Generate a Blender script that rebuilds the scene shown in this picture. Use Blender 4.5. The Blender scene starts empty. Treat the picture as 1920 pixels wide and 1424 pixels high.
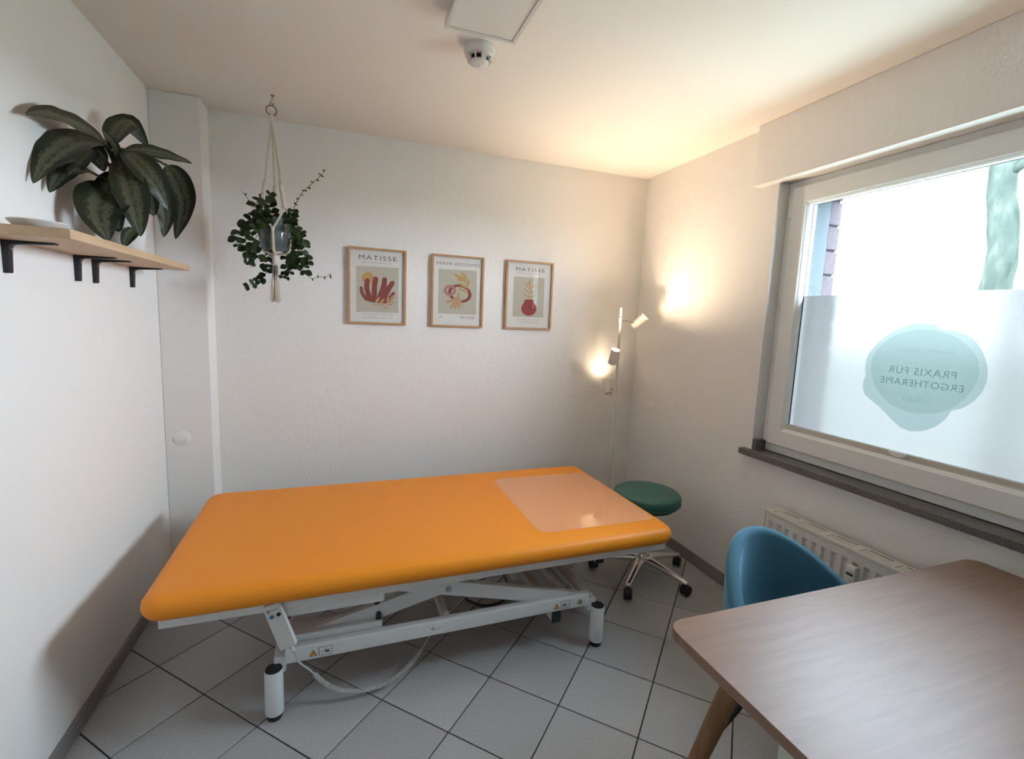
import bpy, bmesh, math, random
from mathutils import Vector, Matrix
random.seed(7)
PI = math.pi
scn = bpy.context.scene
COL = scn.collection

# ------------------------------------------------------------------ camera
cam_d = bpy.data.cameras.new('camera')
cam = bpy.data.objects.new('camera', cam_d)
COL.objects.link(cam)
YAW, PITCH, ROLL = math.radians(19.794), math.radians(7.279), math.radians(2.303)
cam.location = (0.0, 0.0, 1.4662)
cam.rotation_euler = (Matrix.Rotation(-YAW, 4, 'Z') @ Matrix.Rotation(PI/2 - PITCH, 4, 'X') @ Matrix.Rotation(ROLL, 4, 'Z')).to_euler()
cam_d.sensor_fit = 'HORIZONTAL'
cam_d.sensor_width = 36.0
cam_d.lens = 36.0 * 896.9 / 1920.0
cam_d.clip_start = 0.02
scn.camera = cam

# ------------------------------------------------------------------ sky, exposure
world = bpy.data.worlds.new('overcast_sky')
scn.world = world
world.use_nodes = True
bg = world.node_tree.nodes['Background']
bg.inputs['Color'].default_value = (0.70, 0.85, 1.0, 1)
bg.inputs['Strength'].default_value = 17.5
scn.view_settings.view_transform = 'Standard'
scn.view_settings.look = 'None'
scn.view_settings.gamma = 1.0
scn.view_settings.use_curve_mapping = False
scn.view_settings.exposure = 1.7
LAMP_W = 12.0
scn.cycles.use_denoising = True
scn.cycles.caustics_reflective = False
scn.cycles.caustics_refractive = False
scn.cycles.blur_glossy = 0.5
scn.cycles.max_bounces = 8
scn.cycles.diffuse_bounces = 4
scn.cycles.transparent_max_bounces = 16
scn.cycles.use_adaptive_sampling = True
scn.cycles.adaptive_threshold = 0.1
scn.cycles.adaptive_min_samples = 24
scn.cycles.sample_clamp_indirect = 6.0

# window light portal (guides sky sampling through the window opening)
def portal(name, loc, basis, w, h):
    pl = bpy.data.lights.new(name, 'AREA'); pl.shape = 'RECTANGLE'; pl.size, pl.size_y = w, h
    pl.cycles.is_portal = True
    po = bpy.data.objects.new(name, pl); po.location = loc
    po.rotation_euler = Matrix(basis).to_euler(); COL.objects.link(po)
portal('window_portal', (2.30, 1.26, 1.53), ((0, 0, 1), (1, 0, 0), (0, 1, 0)), 1.2, 1.3)      # faces into the room (-x)

# ------------------------------------------------------------------ room dimensions
XL, XR, YB, YF, ZC = -0.862, 2.05, 3.027, -1.15, 2.48

# ------------------------------------------------------------------ materials
def nmat(name):
    m = bpy.data.materials.new(name); m.use_nodes = True
    nt = m.node_tree; b = nt.nodes['Principled BSDF']
    return m, nt, b
def setc(b, col, rough=.5, metal=0, spec=.5):
    b.inputs['Base Color'].default_value = (*col, 1); b.inputs['Roughness'].default_value = rough
    b.inputs['Metallic'].default_value = metal; b.inputs['Specular IOR Level'].default_value = spec
def N(nt, t, **kw):
    n = nt.nodes.new(t)
    for k, v in kw.items():
        if k in n.inputs: n.inputs[k].default_value = v
        else: setattr(n, k, v)
    return n
def ramp(nt, stops):
    r = nt.nodes.new('ShaderNodeValToRGB'); e = r.color_ramp.elements
    while len(e) < len(stops): e.new(.5)
    for i, (p, c) in enumerate(stops):
        e[i].position = p; e[i].color = (*c, 1)
    return r
def plain(name, col, rough=.5, metal=0, spec=.5, bump=0, bscale=200, var=0):
    m, nt, b = nmat(name); setc(b, col, rough, metal, spec)
    tc = N(nt, 'ShaderNodeTexCoord')
    no = N(nt, 'ShaderNodeTexNoise'); no.inputs['Scale'].default_value = bscale; no.inputs['Detail'].default_value = 3
    nt.links.new(tc.outputs['Object'], no.inputs['Vector'])
    if bump:
        bp = N(nt, 'ShaderNodeBump'); bp.inputs['Strength'].default_value = bump; bp.inputs['Distance'].default_value = .002
        nt.links.new(no.outputs['Fac'], bp.inputs['Height']); nt.links.new(bp.outputs['Normal'], b.inputs['Normal'])
    v = var or .03
    r = ramp(nt, [(.3, tuple(max(0, c*(1-v)) for c in col)), (.7, tuple(min(1, c*(1+v)) for c in col))])
    nt.links.new(no.outputs['Fac'], r.inputs['Fac']); nt.links.new(r.outputs['Color'], b.inputs['Base Color'])
    return m
def plaster(name, col, scale=75, strength=.35, dist=.004):
    m, nt, b = nmat(name); setc(b, col, .9, 0, .15)
    tc = N(nt, 'ShaderNodeTexCoord')
    n1 = N(nt, 'ShaderNodeTexNoise'); n1.inputs['Scale'].default_value = scale; n1.inputs['Detail'].default_value = 4; n1.inputs['Roughness'].default_value = .55
    n2 = N(nt, 'ShaderNodeTexNoise'); n2.inputs['Scale'].default_value = scale*.33; n2.inputs['Detail'].default_value = 2
    ad = N(nt, 'ShaderNodeMath', operation='ADD')
    bp = N(nt, 'ShaderNodeBump'); bp.inputs['Strength'].default_value = strength; bp.inputs['Distance'].default_value = dist
    for n in (n1, n2): nt.links.new(tc.outputs['Object'], n.inputs['Vector'])
    nt.links.new(n1.outputs['Fac'], ad.inputs[0]); nt.links.new(n2.outputs['Fac'], ad.inputs[1])
    nt.links.new(ad.outputs[0], bp.inputs['Height']); nt.links.new(bp.outputs['Normal'], b.inputs['Normal'])
    return m
def wood(name, c1, c2, rough=.45, sc=(1, 14, 14), coords='Object', rot=(0, 0, 0), scale=3.0, spec=.4):
    m, nt, b = nmat(name); setc(b, c1, rough, 0, spec)
    tc = N(nt, 'ShaderNodeTexCoord'); mp = N(nt, 'ShaderNodeMapping')
    mp.inputs['Scale'].default_value = sc; mp.inputs['Rotation'].default_value = rot
    nt.links.new(tc.outputs[coords], mp.inputs['Vector'])
    n1 = N(nt, 'ShaderNodeTexNoise'); n1.inputs['Scale'].default_value = scale; n1.inputs['Detail'].default_value = 7; n1.inputs['Roughness'].default_value = .62; n1.inputs['Distortion'].default_value = .5
    nt.links.new(mp.outputs['Vector'], n1.inputs['Vector'])
    r = ramp(nt, [(.32, c2), (.62, c1)])
    nt.links.new(n1.outputs['Fac'], r.inputs['Fac']); nt.links.new(r.outputs['Color'], b.inputs['Base Color'])
    bp = N(nt, 'ShaderNodeBump'); bp.inputs['Strength'].default_value = .05; bp.inputs['Distance'].default_value = .001
    nt.links.new(n1.outputs['Fac'], bp.inputs['Height']); nt.links.new(bp.outputs['Normal'], b.inputs['Normal'])
    return m
def tinted(name, col):
    m, nt, b = nmat(name); nt.nodes.remove(b)
    t = N(nt, 'ShaderNodeBsdfTransparent'); t.inputs['Color'].default_value = (*col, 1)
    no = N(nt, 'ShaderNodeTexNoise', Scale=40.0)
    nt.links.new(t.outputs[0], nt.nodes['Material Output'].inputs['Surface'])
    return m
def clear(name, gloss_col=(1, 1, 1), rough=.0, ior=1.45, tint=(1, 1, 1), bump=0, milk=0):
    m, nt, b = nmat(name); nt.nodes.remove(b)
    t = N(nt, 'ShaderNodeBsdfTransparent'); t.inputs['Color'].default_value = (*tint, 1)
    g = N(nt, 'ShaderNodeBsdfGlossy'); g.inputs['Roughness'].default_value = rough; g.inputs['Color'].default_value = (*gloss_col, 1)
    lw = N(nt, 'ShaderNodeLayerWeight'); lw.inputs['Blend'].default_value = .5
    pw = N(nt, 'ShaderNodeMath', operation='POWER'); pw.inputs[1].default_value = 5
    f0 = ((ior-1)/(ior+1))**2
    fr = N(nt, 'ShaderNodeMath', operation='MULTIPLY_ADD'); fr.inputs[1].default_value = 1-f0; fr.inputs[2].default_value = f0
    nt.links.new(lw.outputs['Facing'], pw.inputs[0]); nt.links.new(pw.outputs[0], fr.inputs[0])
    mx = N(nt, 'ShaderNodeMixShader')
    nt.links.new(fr.outputs[0], mx.inputs[0]); nt.links.new(t.outputs[0], mx.inputs[1]); nt.links.new(g.outputs[0], mx.inputs[2])
    last = mx
    if bump:
        tc = N(nt, 'ShaderNodeTexCoord'); no = N(nt, 'ShaderNodeTexNoise'); no.inputs['Scale'].default_value = 6; no.inputs['Detail'].default_value = 1
        bp = N(nt, 'ShaderNodeBump'); bp.inputs['Strength'].default_value = bump; bp.inputs['Distance'].default_value = .02
        nt.links.new(tc.outputs['Object'], no.inputs['Vector']); nt.links.new(no.outputs['Fac'], bp.inputs['Height'])
        nt.links.new(bp.outputs['Normal'], g.inputs['Normal'])
    if milk:
        d = N(nt, 'ShaderNodeBsdfDiffuse'); d.inputs['Color'].default_value = (.85, .74, .64, 1)
        m2 = N(nt, 'ShaderNodeMixShader'); m2.inputs[0].default_value = milk
        nt.links.new(mx.outputs[0], m2.inputs[1]); nt.links.new(d.outputs[0], m2.inputs[2]); last = m2
    nt.links.new(last.outputs[0], nt.nodes['Material Output'].inputs['Surface'])
    return m
def emit(name, col, s):
    m, nt, b = nmat(name); setc(b, col, .4)
    b.inputs['Emission Color'].default_value = (*col, 1); b.inputs['Emission Strength'].default_value = s
    return m

M = {}
M['wall'] = plaster('white_plaster', (.86, .825, .785), 75, .5)
M['wall_left'] = plaster('smooth_white_plaster', (.86, .825, .79), 60, .12, .003)
M['ceiling'] = plaster('ceiling_paint', (.88, .82, .755), 90, .12, .002)
M['grout'] = plain('grout', (.035, .032, .03), .95)
def tile_mat():
    m, nt, b = nmat('speckled_grey_tile'); setc(b, (.3, .3, .3), .42, 0, .4)
    geo = N(nt, 'ShaderNodeNewGeometry'); oi = N(nt, 'ShaderNodeObjectInfo')
    n1 = N(nt, 'ShaderNodeTexNoise'); n1.inputs['Scale'].default_value = 190; n1.inputs['Detail'].default_value = 2
    n2 = N(nt, 'ShaderNodeTexNoise'); n2.inputs['Scale'].default_value = 5; n2.inputs['Detail'].default_value = 3
    n3 = N(nt, 'ShaderNodeTexNoise'); n3.inputs['Scale'].default_value = 420; n3.inputs['Detail'].default_value = 1
    for n in (n1, n2, n3): nt.links.new(geo.outputs['Position'], n.inputs['Vector'])
    r = ramp(nt, [(.30, (.34, .335, .33)), (.5, (.395, .39, .385)), (.72, (.46, .455, .45))])
    nt.links.new(n1.outputs['Fac'], r.inputs['Fac'])
    r3 = ramp(nt, [(.25, (.55, .55, .55)), (.33, (1, 1, 1)), (.68, (1, 1, 1)), (.76, (1.25, 1.25, 1.25))])
    nt.links.new(n3.outputs['Fac'], r3.inputs['Fac'])
    mx = N(nt, 'ShaderNodeMix', data_type='RGBA', blend_type='MULTIPLY'); mx.inputs[0].default_value = 1
    nt.links.new(r.outputs['Color'], mx.inputs[6]); nt.links.new(r3.outputs['Color'], mx.inputs[7])
    mr = N(nt, 'ShaderNodeMapRange'); mr.inputs['To Min'].default_value = .93; mr.inputs['To Max'].default_value = 1.07
    nt.links.new(oi.outputs['Random'], mr.inputs['Value'])
    mx2 = N(nt, 'ShaderNodeMix', data_type='RGBA', blend_type='MULTIPLY'); mx2.inputs[0].default_value = 1
    nt.links.new(mx.outputs[2], mx2.inputs[6]); nt.links.new(mr.outputs[0], mx2.inputs[7])
    nt.links.new(mx2.outputs[2], b.inputs['Base Color'])
    return m
M['tile'] = tile_mat()
M['skirting'] = plain('skirting_tile', (.24, .22, .205), .5, bscale=150, var=.12)
M['upvc'] = plain('window_plastic', (.80, .80, .77), .35)
M['upvc_dark'] = plain('window_seal', (.05, .055, .06), .6)
M['blindbar'] = plain('blind_rail', (.55, .52, .46), .4)
def granite():
    m, nt, b = nmat('dark_granite'); setc(b, (.1, .1, .1), .35)
    geo = N(nt, 'ShaderNodeNewGeometry')
    n1 = N(nt, 'ShaderNodeTexNoise'); n1.inputs['Scale'].default_value = 260; n1.inputs['Detail'].default_value = 3
    nt.links.new(geo.outputs['Position'], n1.inputs['Vector'])
    r = ramp(nt, [(.33, (.055, .05, .048)), (.5, (.12, .11, .105)), (.7, (.26, .25, .24))])
    nt.links.new(n1.outputs['Fac'], r.inputs['Fac']); nt.links.new(r.outputs['Color'], b.inputs['Base Color'])
    return m
M['granite'] = granite()
M['glass'] = clear('window_glass', ior=1.25)
M['picglass'] = clear('picture_glass', ior=1.3)
def film():
    m, nt, b = nmat('frosted_film'); nt.nodes.remove(b)
    tl = N(nt, 'ShaderNodeBsdfTranslucent'); tl.inputs['Color'].default_value = (.047, .0445, .042, 1)
    rf = N(nt, 'ShaderNodeBsdfRefraction'); rf.inputs['Roughness'].default_value = .55; rf.inputs['IOR'].default_value = 1.12
    rf.inputs['Color'].default_value = (.042, .0405, .038, 1)
    mx = N(nt, 'ShaderNodeMixShader'); mx.inputs[0].default_value = .45
    nt.links.new(tl.outputs[0], mx.inputs[1]); nt.links.new(rf.outputs[0], mx.inputs[2])
    nt.links.new(mx.outputs[0], nt.nodes['Material Output'].inputs['Surface'])
    return m
M['film'] = film()
M['decal_out'] = tinted('pale_teal_vinyl', (.60, .71, .70))
M['decal_in'] = tinted('sage_vinyl', (.82, .87, .85))
M['decal_text'] = tinted('vinyl_lettering', (.52, .62, .61))
M['decal_faint'] = tinted('fine_vinyl_lettering', (.76, .82, .81))
M['orange'] = plain('orange_leatherette', (.86, .285, .018), .45, 0, .3, bump=.12, bscale=500, var=.02)
M['white_metal'] = plain('white_powder_coat', (.74, .75, .74), .35)
M['black_plastic'] = plain('black_plastic', (.013, .012, .014), .5)
M['chrome'] = plain('polished_aluminium', (.78, .76, .74), .18, 1)
M['bolt'] = plain('zinc_bolt', (.45, .45, .44), .35, 1)
M['teal_vinyl'] = plain('teal_leatherette', (.028, .135, .115), .38, 0, .5, bump=.08, bscale=400)
M['sheet'] = clear('clear_plastic_sheet', ior=1.5, rough=.015, bump=.10, milk=.18)
def velvet():
    m, nt, b = nmat('blue_velvet'); setc(b, (.065, .18, .255), .75, 0, .25)
    b.inputs['Sheen Weight'].default_value = .7; b.inputs['Sheen Roughness'].default_value = .35
    b.inputs['Sheen Tint'].default_value = (.45, .75, 1, 1)
    tc = N(nt, 'ShaderNodeTexCoord'); no = N(nt, 'ShaderNodeTexNoise'); no.inputs['Scale'].default_value = 600
    bp = N(nt, 'ShaderNodeBump'); bp.inputs['Strength'].default_value = .1; bp.inputs['Distance'].default_value = .001
    nt.links.new(tc.outputs['Object'], no.inputs['Vector']); nt.links.new(no.outputs['Fac'], bp.inputs['Height']); nt.links.new(bp.outputs['Normal'], b.inputs['Normal'])
    return m
M['velvet'] = velvet()
M['tabletop'] = wood('walnut_laminate', (.25, .145, .095), (.20, .112, .072), .42, (2.2, 22, 22), scale=2.2, spec=.55)
M['tabletop'].node_tree.nodes['Principled BSDF'].inputs['Coat Weight'].default_value = .0
M['tabletop'].node_tree.nodes['Principled BSDF'].inputs['Coat Roughness'].default_value = .38
M['tableleg'] = wood('table_leg_wood', (.25, .13, .06), (.19, .095, .04), .45, (14, 14, 1.5))
M['shelfwood'] = wood('pine_board', (.62, .43, .27), (.54, .35, .20), .5, (16, 1.2, 16))
M['framewood'] = wood('oak_frame', (.52, .30, .15), (.44, .24, .11), .45, (9, 9, 9))
M['paper'] = plain('poster_paper', (.74, .71, .66), .7)
M['panel'] = plain('print_beige', (.50, .46, .36), .7)
M['print_red'] = plain('print_brick_red', (.26, .05, .035), .7)
M['print_vase'] = plain('print_wine_red', (.30, .04, .04), .7)
M['print_ochre'] = plain('print_ochre', (.52, .31, .10), .7)
M['print_tan'] = plain('print_tan', (.50, .30, .15), .7)
M['print_pink'] = plain('print_pink', (.42, .20, .16), .7)
M['print_ink'] = plain('print_ink', (.09, .07, .06), .7)
M['print_ink2'] = plain('print_ink_faded', (.30, .26, .22), .7)
M['cream'] = plain('cream_lamp_paint', (.70, .65, .56), .4)
M['bulb'] = emit('lamp_bulb', (1, .84, .60), 10)
M['cord_white'] = plain('white_cord', (.62, .63, .60), .45)
M['cotton'] = plain('macrame_cotton', (.74, .65, .54), .9, bump=.5, bscale=300)
M['ringwood'] = plain('brass_ring', (.26, .16, .08), .4)
def glaze():
    m, nt, b = nmat('grey_teal_glaze'); setc(b, (.085, .115, .12), .15, 0, .6)
    tc = N(nt, 'ShaderNodeTexCoord'); no = N(nt, 'ShaderNodeTexNoise'); no.inputs['Scale'].default_value = 25; no.inputs['Detail'].default_value = 4
    r = ramp(nt, [(.35, (.065, .095, .10)), (.7, (.14, .175, .17))])
    nt.links.new(tc.outputs['Object'], no.inputs['Vector']); nt.links.new(no.outputs['Fac'], r.inputs['Fac']); nt.links.new(r.outputs['Color'], b.inputs['Base Color'])
    return m
M['glaze'] = glaze()
M['soil'] = plain('potting_soil', (.03, .02, .013), .95, bump=.8, bscale=80, var=.4)
M['pot_white'] = plain('white_ceramic', (.70, .67, .63), .35)
M['stem'] = plain('olive_stem', (.045, .05, .015), .55)
M['twig'] = plain('vine_stem', (.06, .035, .018), .6)
M['vineleaf'] = plain('glossy_dark_leaf', (.024, .042, .010), .5, 0, .3, bscale=30, var=.35)
def agla():
    m, nt, b = nmat('variegated_leaf'); setc(b, (.05, .06, .03), .42, 0, .45)
    uv = N(nt, 'ShaderNodeTexCoord'); sep = N(nt, 'ShaderNodeSeparateXYZ')
    nt.links.new(uv.outputs['UV'], sep.inputs[0])
    a = N(nt, 'ShaderNodeMath', operation='SUBTRACT'); a.inputs[1].default_value = .5
    ab = N(nt, 'ShaderNodeMath', operation='ABSOLUTE')
    nt.links.new(sep.outputs['X'], a.inputs[0]); nt.links.new(a.outputs[0], ab.inputs[0])
    mp = N(nt, 'ShaderNodeMapping'); mp.inputs['Scale'].default_value = (7, 16, 1); mp.inputs['Rotation'].default_value = (0, 0, .5)
    nt.links.new(uv.outputs['UV'], mp.inputs['Vector'])
    no = N(nt, 'ShaderNodeTexNoise'); no.inputs['Scale'].default_value = 1.4; no.inputs['Detail'].default_value = 5; no.inputs['Roughness'].default_value = .65
    nt.links.new(mp.outputs['Vector'], no.inputs['Vector'])
    sc = N(nt, 'ShaderNodeMath', operation='MULTIPLY_ADD'); sc.inputs[1].default_value = .55; sc.inputs[2].default_value = -.275
    nt.links.new(no.outputs['Fac'], sc.inputs[0])
    ad = N(nt, 'ShaderNodeMath', operation='ADD'); nt.links.new(ab.outputs[0], ad.inputs[0]); nt.links.new(sc.outputs[0], ad.inputs[1])
    r = ramp(nt, [(.012, (.035, .04, .018)), (.04, (.085, .09, .05)), (.20, (.105, .105, .065)), (.27, (.022, .028, .012)), (.5, (.018, .024, .010))])
    nt.links.new(ad.outputs[0], r.inputs['Fac']); nt.links.new(r.outputs['Color'], b.inputs['Base Color'])
    return m
M['agla'] = agla()
M['black_iron'] = plain('black_bracket', (.012, .010, .013), .5)
M['diffuser'] = plain('panel_diffuser', (.76, .73, .69), .5)
M['panelframe'] = plain('panel_frame', (.68, .65, .60), .4)
M['detector'] = plain('detector_plastic', (.72, .69, .66), .4)
M['rad'] = plain('radiator_enamel', (.74, .70, .64), .35)
M['lcd_and_gap_shade'] = plain('display_and_gap_shade', (.06, .06, .055), .3)  # meter display, and the painted shade in the radiator grille
M['warn'] = plain('warning_orange', (.75, .36, .03), .5)
M['blue_btn'] = plain('blue_button', (.02, .13, .28), .4)
M['red_mark'] = plain('sticker_red', (.22, .02, .03), .5)
M['sticker'] = plain('sticker_white', (.78, .79, .80), .5)
M['palebox'] = plain('pale_green_laminate', (.55, .60, .47), .5)
M['brick'] = plain('purple_brown_brick', (.058, .048, .052), .85, bump=.5, bscale=60, var=.15)
M['mortar'] = plain('mortar', (.040, .036, .042), .95)
def barkm():
    m, nt, b = nmat('mossy_bark'); setc(b, (.1, .1, .08), .9)
    tc = N(nt, 'ShaderNodeTexCoord'); no = N(nt, 'ShaderNodeTexNoise'); no.inputs['Scale'].default_value = 9; no.inputs['Detail'].default_value = 8
    mp = N(nt, 'ShaderNodeMapping'); mp.inputs['Scale'].default_value = (1, 1, .4)
    r = ramp(nt, [(.35, (.014, .018, .015)), (.6, (.024, .029, .024)), (.75, (.038, .042, .034))])
    nt.links.new(tc.outputs['Object'], mp.inputs[0]); nt.links.new(mp.outputs[0], no.inputs['Vector'])
    nt.links.new(no.outputs['Fac'], r.inputs['Fac']); nt.links.new(r.outputs['Color'], b.inputs['Base Color'])
    return m
M['bark'] = barkm()
for k in ('bark', 'brick', 'mortar'): M[k].node_tree.nodes['Principled BSDF'].inputs['Specular IOR Level'].default_value = 0
M['ground'] = plain('garden_ground', (.22, .25, .22), .95, bscale=4, var=.25)

# ------------------------------------------------------------------ object helpers
WL = {}
def link(o, parent=None):
    COL.objects.link(o)
    if parent is not None:
        o.parent = parent
        o.location = o.location - WL[parent.name]
        WL[o.name] = WL[parent.name] + o.location if parent.type == 'EMPTY' else WL[parent.name] + o.location
    else:
        WL[o.name] = o.location.copy()
    return o
def mesh_of(name, bm, mat, smooth=False):
    me = bpy.data.meshes.new(name)
    bmesh.ops.recalc_face_normals(bm, faces=bm.faces)
    bm.to_mesh(me); bm.free()
    if smooth:
        for p in me.polygons: p.use_smooth = True
    if mat is not None: me.materials.append(mat)
    return me
def obj(name, bm, mat, parent=None, smooth=False, auto=None):
    me = bm if isinstance(bm, bpy.types.Mesh) else mesh_of(name, bm, mat, smooth)
    if auto is not None:
        for p in me.polygons: p.use_smooth = True
        me.set_sharp_from_angle(angle=math.radians(auto))
    return link(bpy.data.objects.new(name, me), parent)
def thing(name, label, cat, loc=(0, 0, 0), group=None):
    o = bpy.data.objects.new(name, None); o.empty_display_size = .05
    o.location = loc; link(o)
    return tag(o, label, cat, group)
def tag(o, label, cat, group=None):
    o['label'] = label; o['category'] = cat
    if group: o['group'] = group
    return o
def struct(o, label=None):
    o['kind'] = 'structure'
    if label: o['label'] = label
    return o
def sroot(name, loc=(0, 0, 0), label=None):
    o = bpy.data.objects.new(name, None); o.location = loc; o.empty_display_size = .05; link(o)
    return struct(o, label)
def bm_new(): return bmesh.new()
def box(bm, lo, hi, bev=0, seg=2, rot=None, pivot=None):
    """axis box from lo to hi; optional bevel and rotation matrix about pivot"""
    r = bmesh.ops.create_cube(bm, size=1.0)
    vs = r['verts']
    c = [(a+b)/2 for a, b in zip(lo, hi)]; s = [abs(b-a) for a, b in zip(lo, hi)]
    for v in vs: v.co = Vector((v.co.x*s[0]+c[0], v.co.y*s[1]+c[1], v.co.z*s[2]+c[2]))
    if bev:
        es = list({e for v in vs for e in v.link_edges})
        rr = bmesh.ops.bevel(bm, geom=es, offset=min(bev, min(s)*.49), segments=seg, profile=.5, affect='EDGES')
        vs = list({v for f in rr['faces'] for v in f.verts} | {v for v in vs if v.is_valid})
    if rot is not None:
        p = Vector(pivot if pivot else c)
        for v in vs: v.co = rot @ (v.co - p) + p
    return vs
def frame_of(d, up=None):
    d = d.normalized(); up = Vector(up) if up is not None else (Vector((0, 0, 1)) if abs(d.z) < .95 else Vector((1, 0, 0)))
    x = d.cross(up).normalized(); y = x.cross(d).normalized()
    return x, y
def cyl(bm, a, b, r1, r2=None, n=20, caps=True):
    a = Vector(a); b = Vector(b); r2 = r1 if r2 is None else r2
    x, y = frame_of(b-a)
    A = [bm.verts.new(a + r1*(math.cos(t)*x + math.sin(t)*y)) for t in [2*PI*i/n for i in range(n)]]
    B = [bm.verts.new(b + r2*(math.cos(t)*x + math.sin(t)*y)) for t in [2*PI*i/n for i in range(n)]]
    for i in range(n): bm.faces.new((A[i], A[(i+1) % n], B[(i+1) % n], B[i]))
    if caps: bm.faces.new(A[::-1]); bm.faces.new(B)
def lathe(bm, prof, origin=(0, 0, 0), axis=(0, 0, 1), n=32, close=False):
    """prof: (radius, height) pairs revolved about axis"""
    o = Vector(origin); ax = Vector(axis).normalized(); x, y = frame_of(ax)
    rings = []
    for r, h in prof:
        if r < 1e-6: rings.append([bm.verts.new(o+ax*h)])
        else: rings.append([bm.verts.new(o + ax*h + r*(math.cos(2*PI*i/n)*x + math.sin(2*PI*i/n)*y)) for i in range(n)])
    for A, B in zip(rings[:-1], rings[1:]):
        for i in range(n):
            j = (i+1) % n
            if len(A) == 1 and len(B) == 1: continue
            if len(A) == 1: bm.faces.new((A[0], B[j], B[i]))
            elif len(B) == 1: bm.faces.new((A[i], A[j], B[0]))
            else: bm.faces.new((A[i], A[j], B[j], B[i]))
def smooth_path(pts, k=6):
    P = [Vector(p) for p in pts]; out = []
    for i in range(len(P)-1):
        p0 = P[max(i-1, 0)]; p1 = P[i]; p2 = P[i+1]; p3 = P[min(i+2, len(P)-1)]
        for j in range(k):
            t = j/k
            out.append(.5*((2*p1) + (p2-p0)*t + (2*p0-5*p1+4*p2-p3)*t*t + (3*p1-p0-3*p2+p3)*t**3))
    out.append(P[-1]); return out
def tube(bm, path, r, n=8, r_end=None):
    P = [Vector(p) for p in path]; rings = []; px = None
    for i, p in enumerate(P):
        d = (P[min(i+1, len(P)-1)] - P[max(i-1, 0)])
        if d.length < 1e-9: d = Vector((0, 0, 1))
        d.normalize()
        if px is None: x, y = frame_of(d)
        else:
            x = px - d*px.dot(d)
            x = x.normalized() if x.length > 1e-6 else frame_of(d)[0]
            y = d.cross(x).normalized()
        px = x
        rr = r if r_end is None else r + (r_end-r)*i/(len(P)-1)
        rings.append([bm.verts.new(p + rr*(math.cos(2*PI*k/n)*x + math.sin(2*PI*k/n)*y)) for k in range(n)])
    for A, B in zip(rings[:-1], rings[1:]):
        for k in range(n): bm.faces.new((A[k], A[(k+1) % n], B[(k+1) % n], B[k]))
    bm.faces.new(rings[0][::-1]); bm.faces.new(rings[-1])
def prism(bm, poly, axis, a, b):
    """extrude a 2-D polygon: axis 0/1/2 = extrusion axis, poly holds the two other coordinates in order"""
    def P(p, h):
        v = list(p); v.insert(axis, h); return Vector(v)
    A = [bm.verts.new(P(p, a)) for p in poly]; B = [bm.verts.new(P(p, b)) for p in poly]
    n = len(poly)
    for i in range(n): bm.faces.new((A[i], A[(i+1) % n], B[(i+1) % n], B[i]))
    bm.faces.new(A[::-1]); bm.faces.new(B)
def rrect(x0, x1, y0, y1, r, n=6):
    out = []
    for cx, cy, a0 in ((x1-r, y1-r, 0), (x0+r, y1-r, 90), (x0+r, y0+r, 180), (x1-r, y0+r, 270)):
        for i in range(n+1):
            a = math.radians(a0 + 90*i/n); out.append((cx+r*math.cos(a), cy+r*math.sin(a)))
    return out
def bar(bm, a, b, w, h, up=(0, 0, 1), bev=0):
    """rectangular bar from a to b, width w (sideways) and height h (towards up)"""
    a = Vector(a); b = Vector(b); d = (b-a); L = d.length
    x, y = frame_of(d, up)
    R = Matrix((x, y, d.normalized())).transposed()
    vs = box(bm, (-w/2, -h/2, 0), (w/2, h/2, L), bev, 2)
    for v in vs: v.co = R @ v.co + a
def sub(o, lv=1):
    m = o.modifiers.new('smooth', 'SUBSURF'); m.levels = lv; m.render_levels = lv
    return o
def text_mesh(s, size, mat, name, parent, Mx, spacing=1.0, align='CENTER', extrude=0.0, shear=0.0, sx=1.0):
    cu = bpy.data.curves.new('t', 'FONT'); cu.body = s; cu.size = size; cu.align_x = align
    cu.space_character = spacing; cu.extrude = extrude; cu.shear = shear; cu.resolution_u = 3
    o = bpy.data.objects.new('t', cu); COL.objects.link(o)
    bpy.context.view_layer.update()
    me = bpy.data.meshes.new_from_object(o.evaluated_get(bpy.context.evaluated_depsgraph_get()))
    bpy.data.objects.remove(o); bpy.data.curves.remove(cu)
    me.transform(Mx @ Matrix.Diagonal((sx, 1, 1, 1))); me.materials.clear(); me.materials.append(mat); me.name = name
    return link(bpy.data.objects.new(name, me), parent)

# ------------------------------------------------------------------ room shell
bm = bm_new(); box(bm, (XL-.1, YF-.1, -.12), (XR+.1, YB+.1, -.004))
floor = struct(obj('floor', bm, M['grout']), 'grey speckled floor tiles laid diagonally with dark joints')
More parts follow.
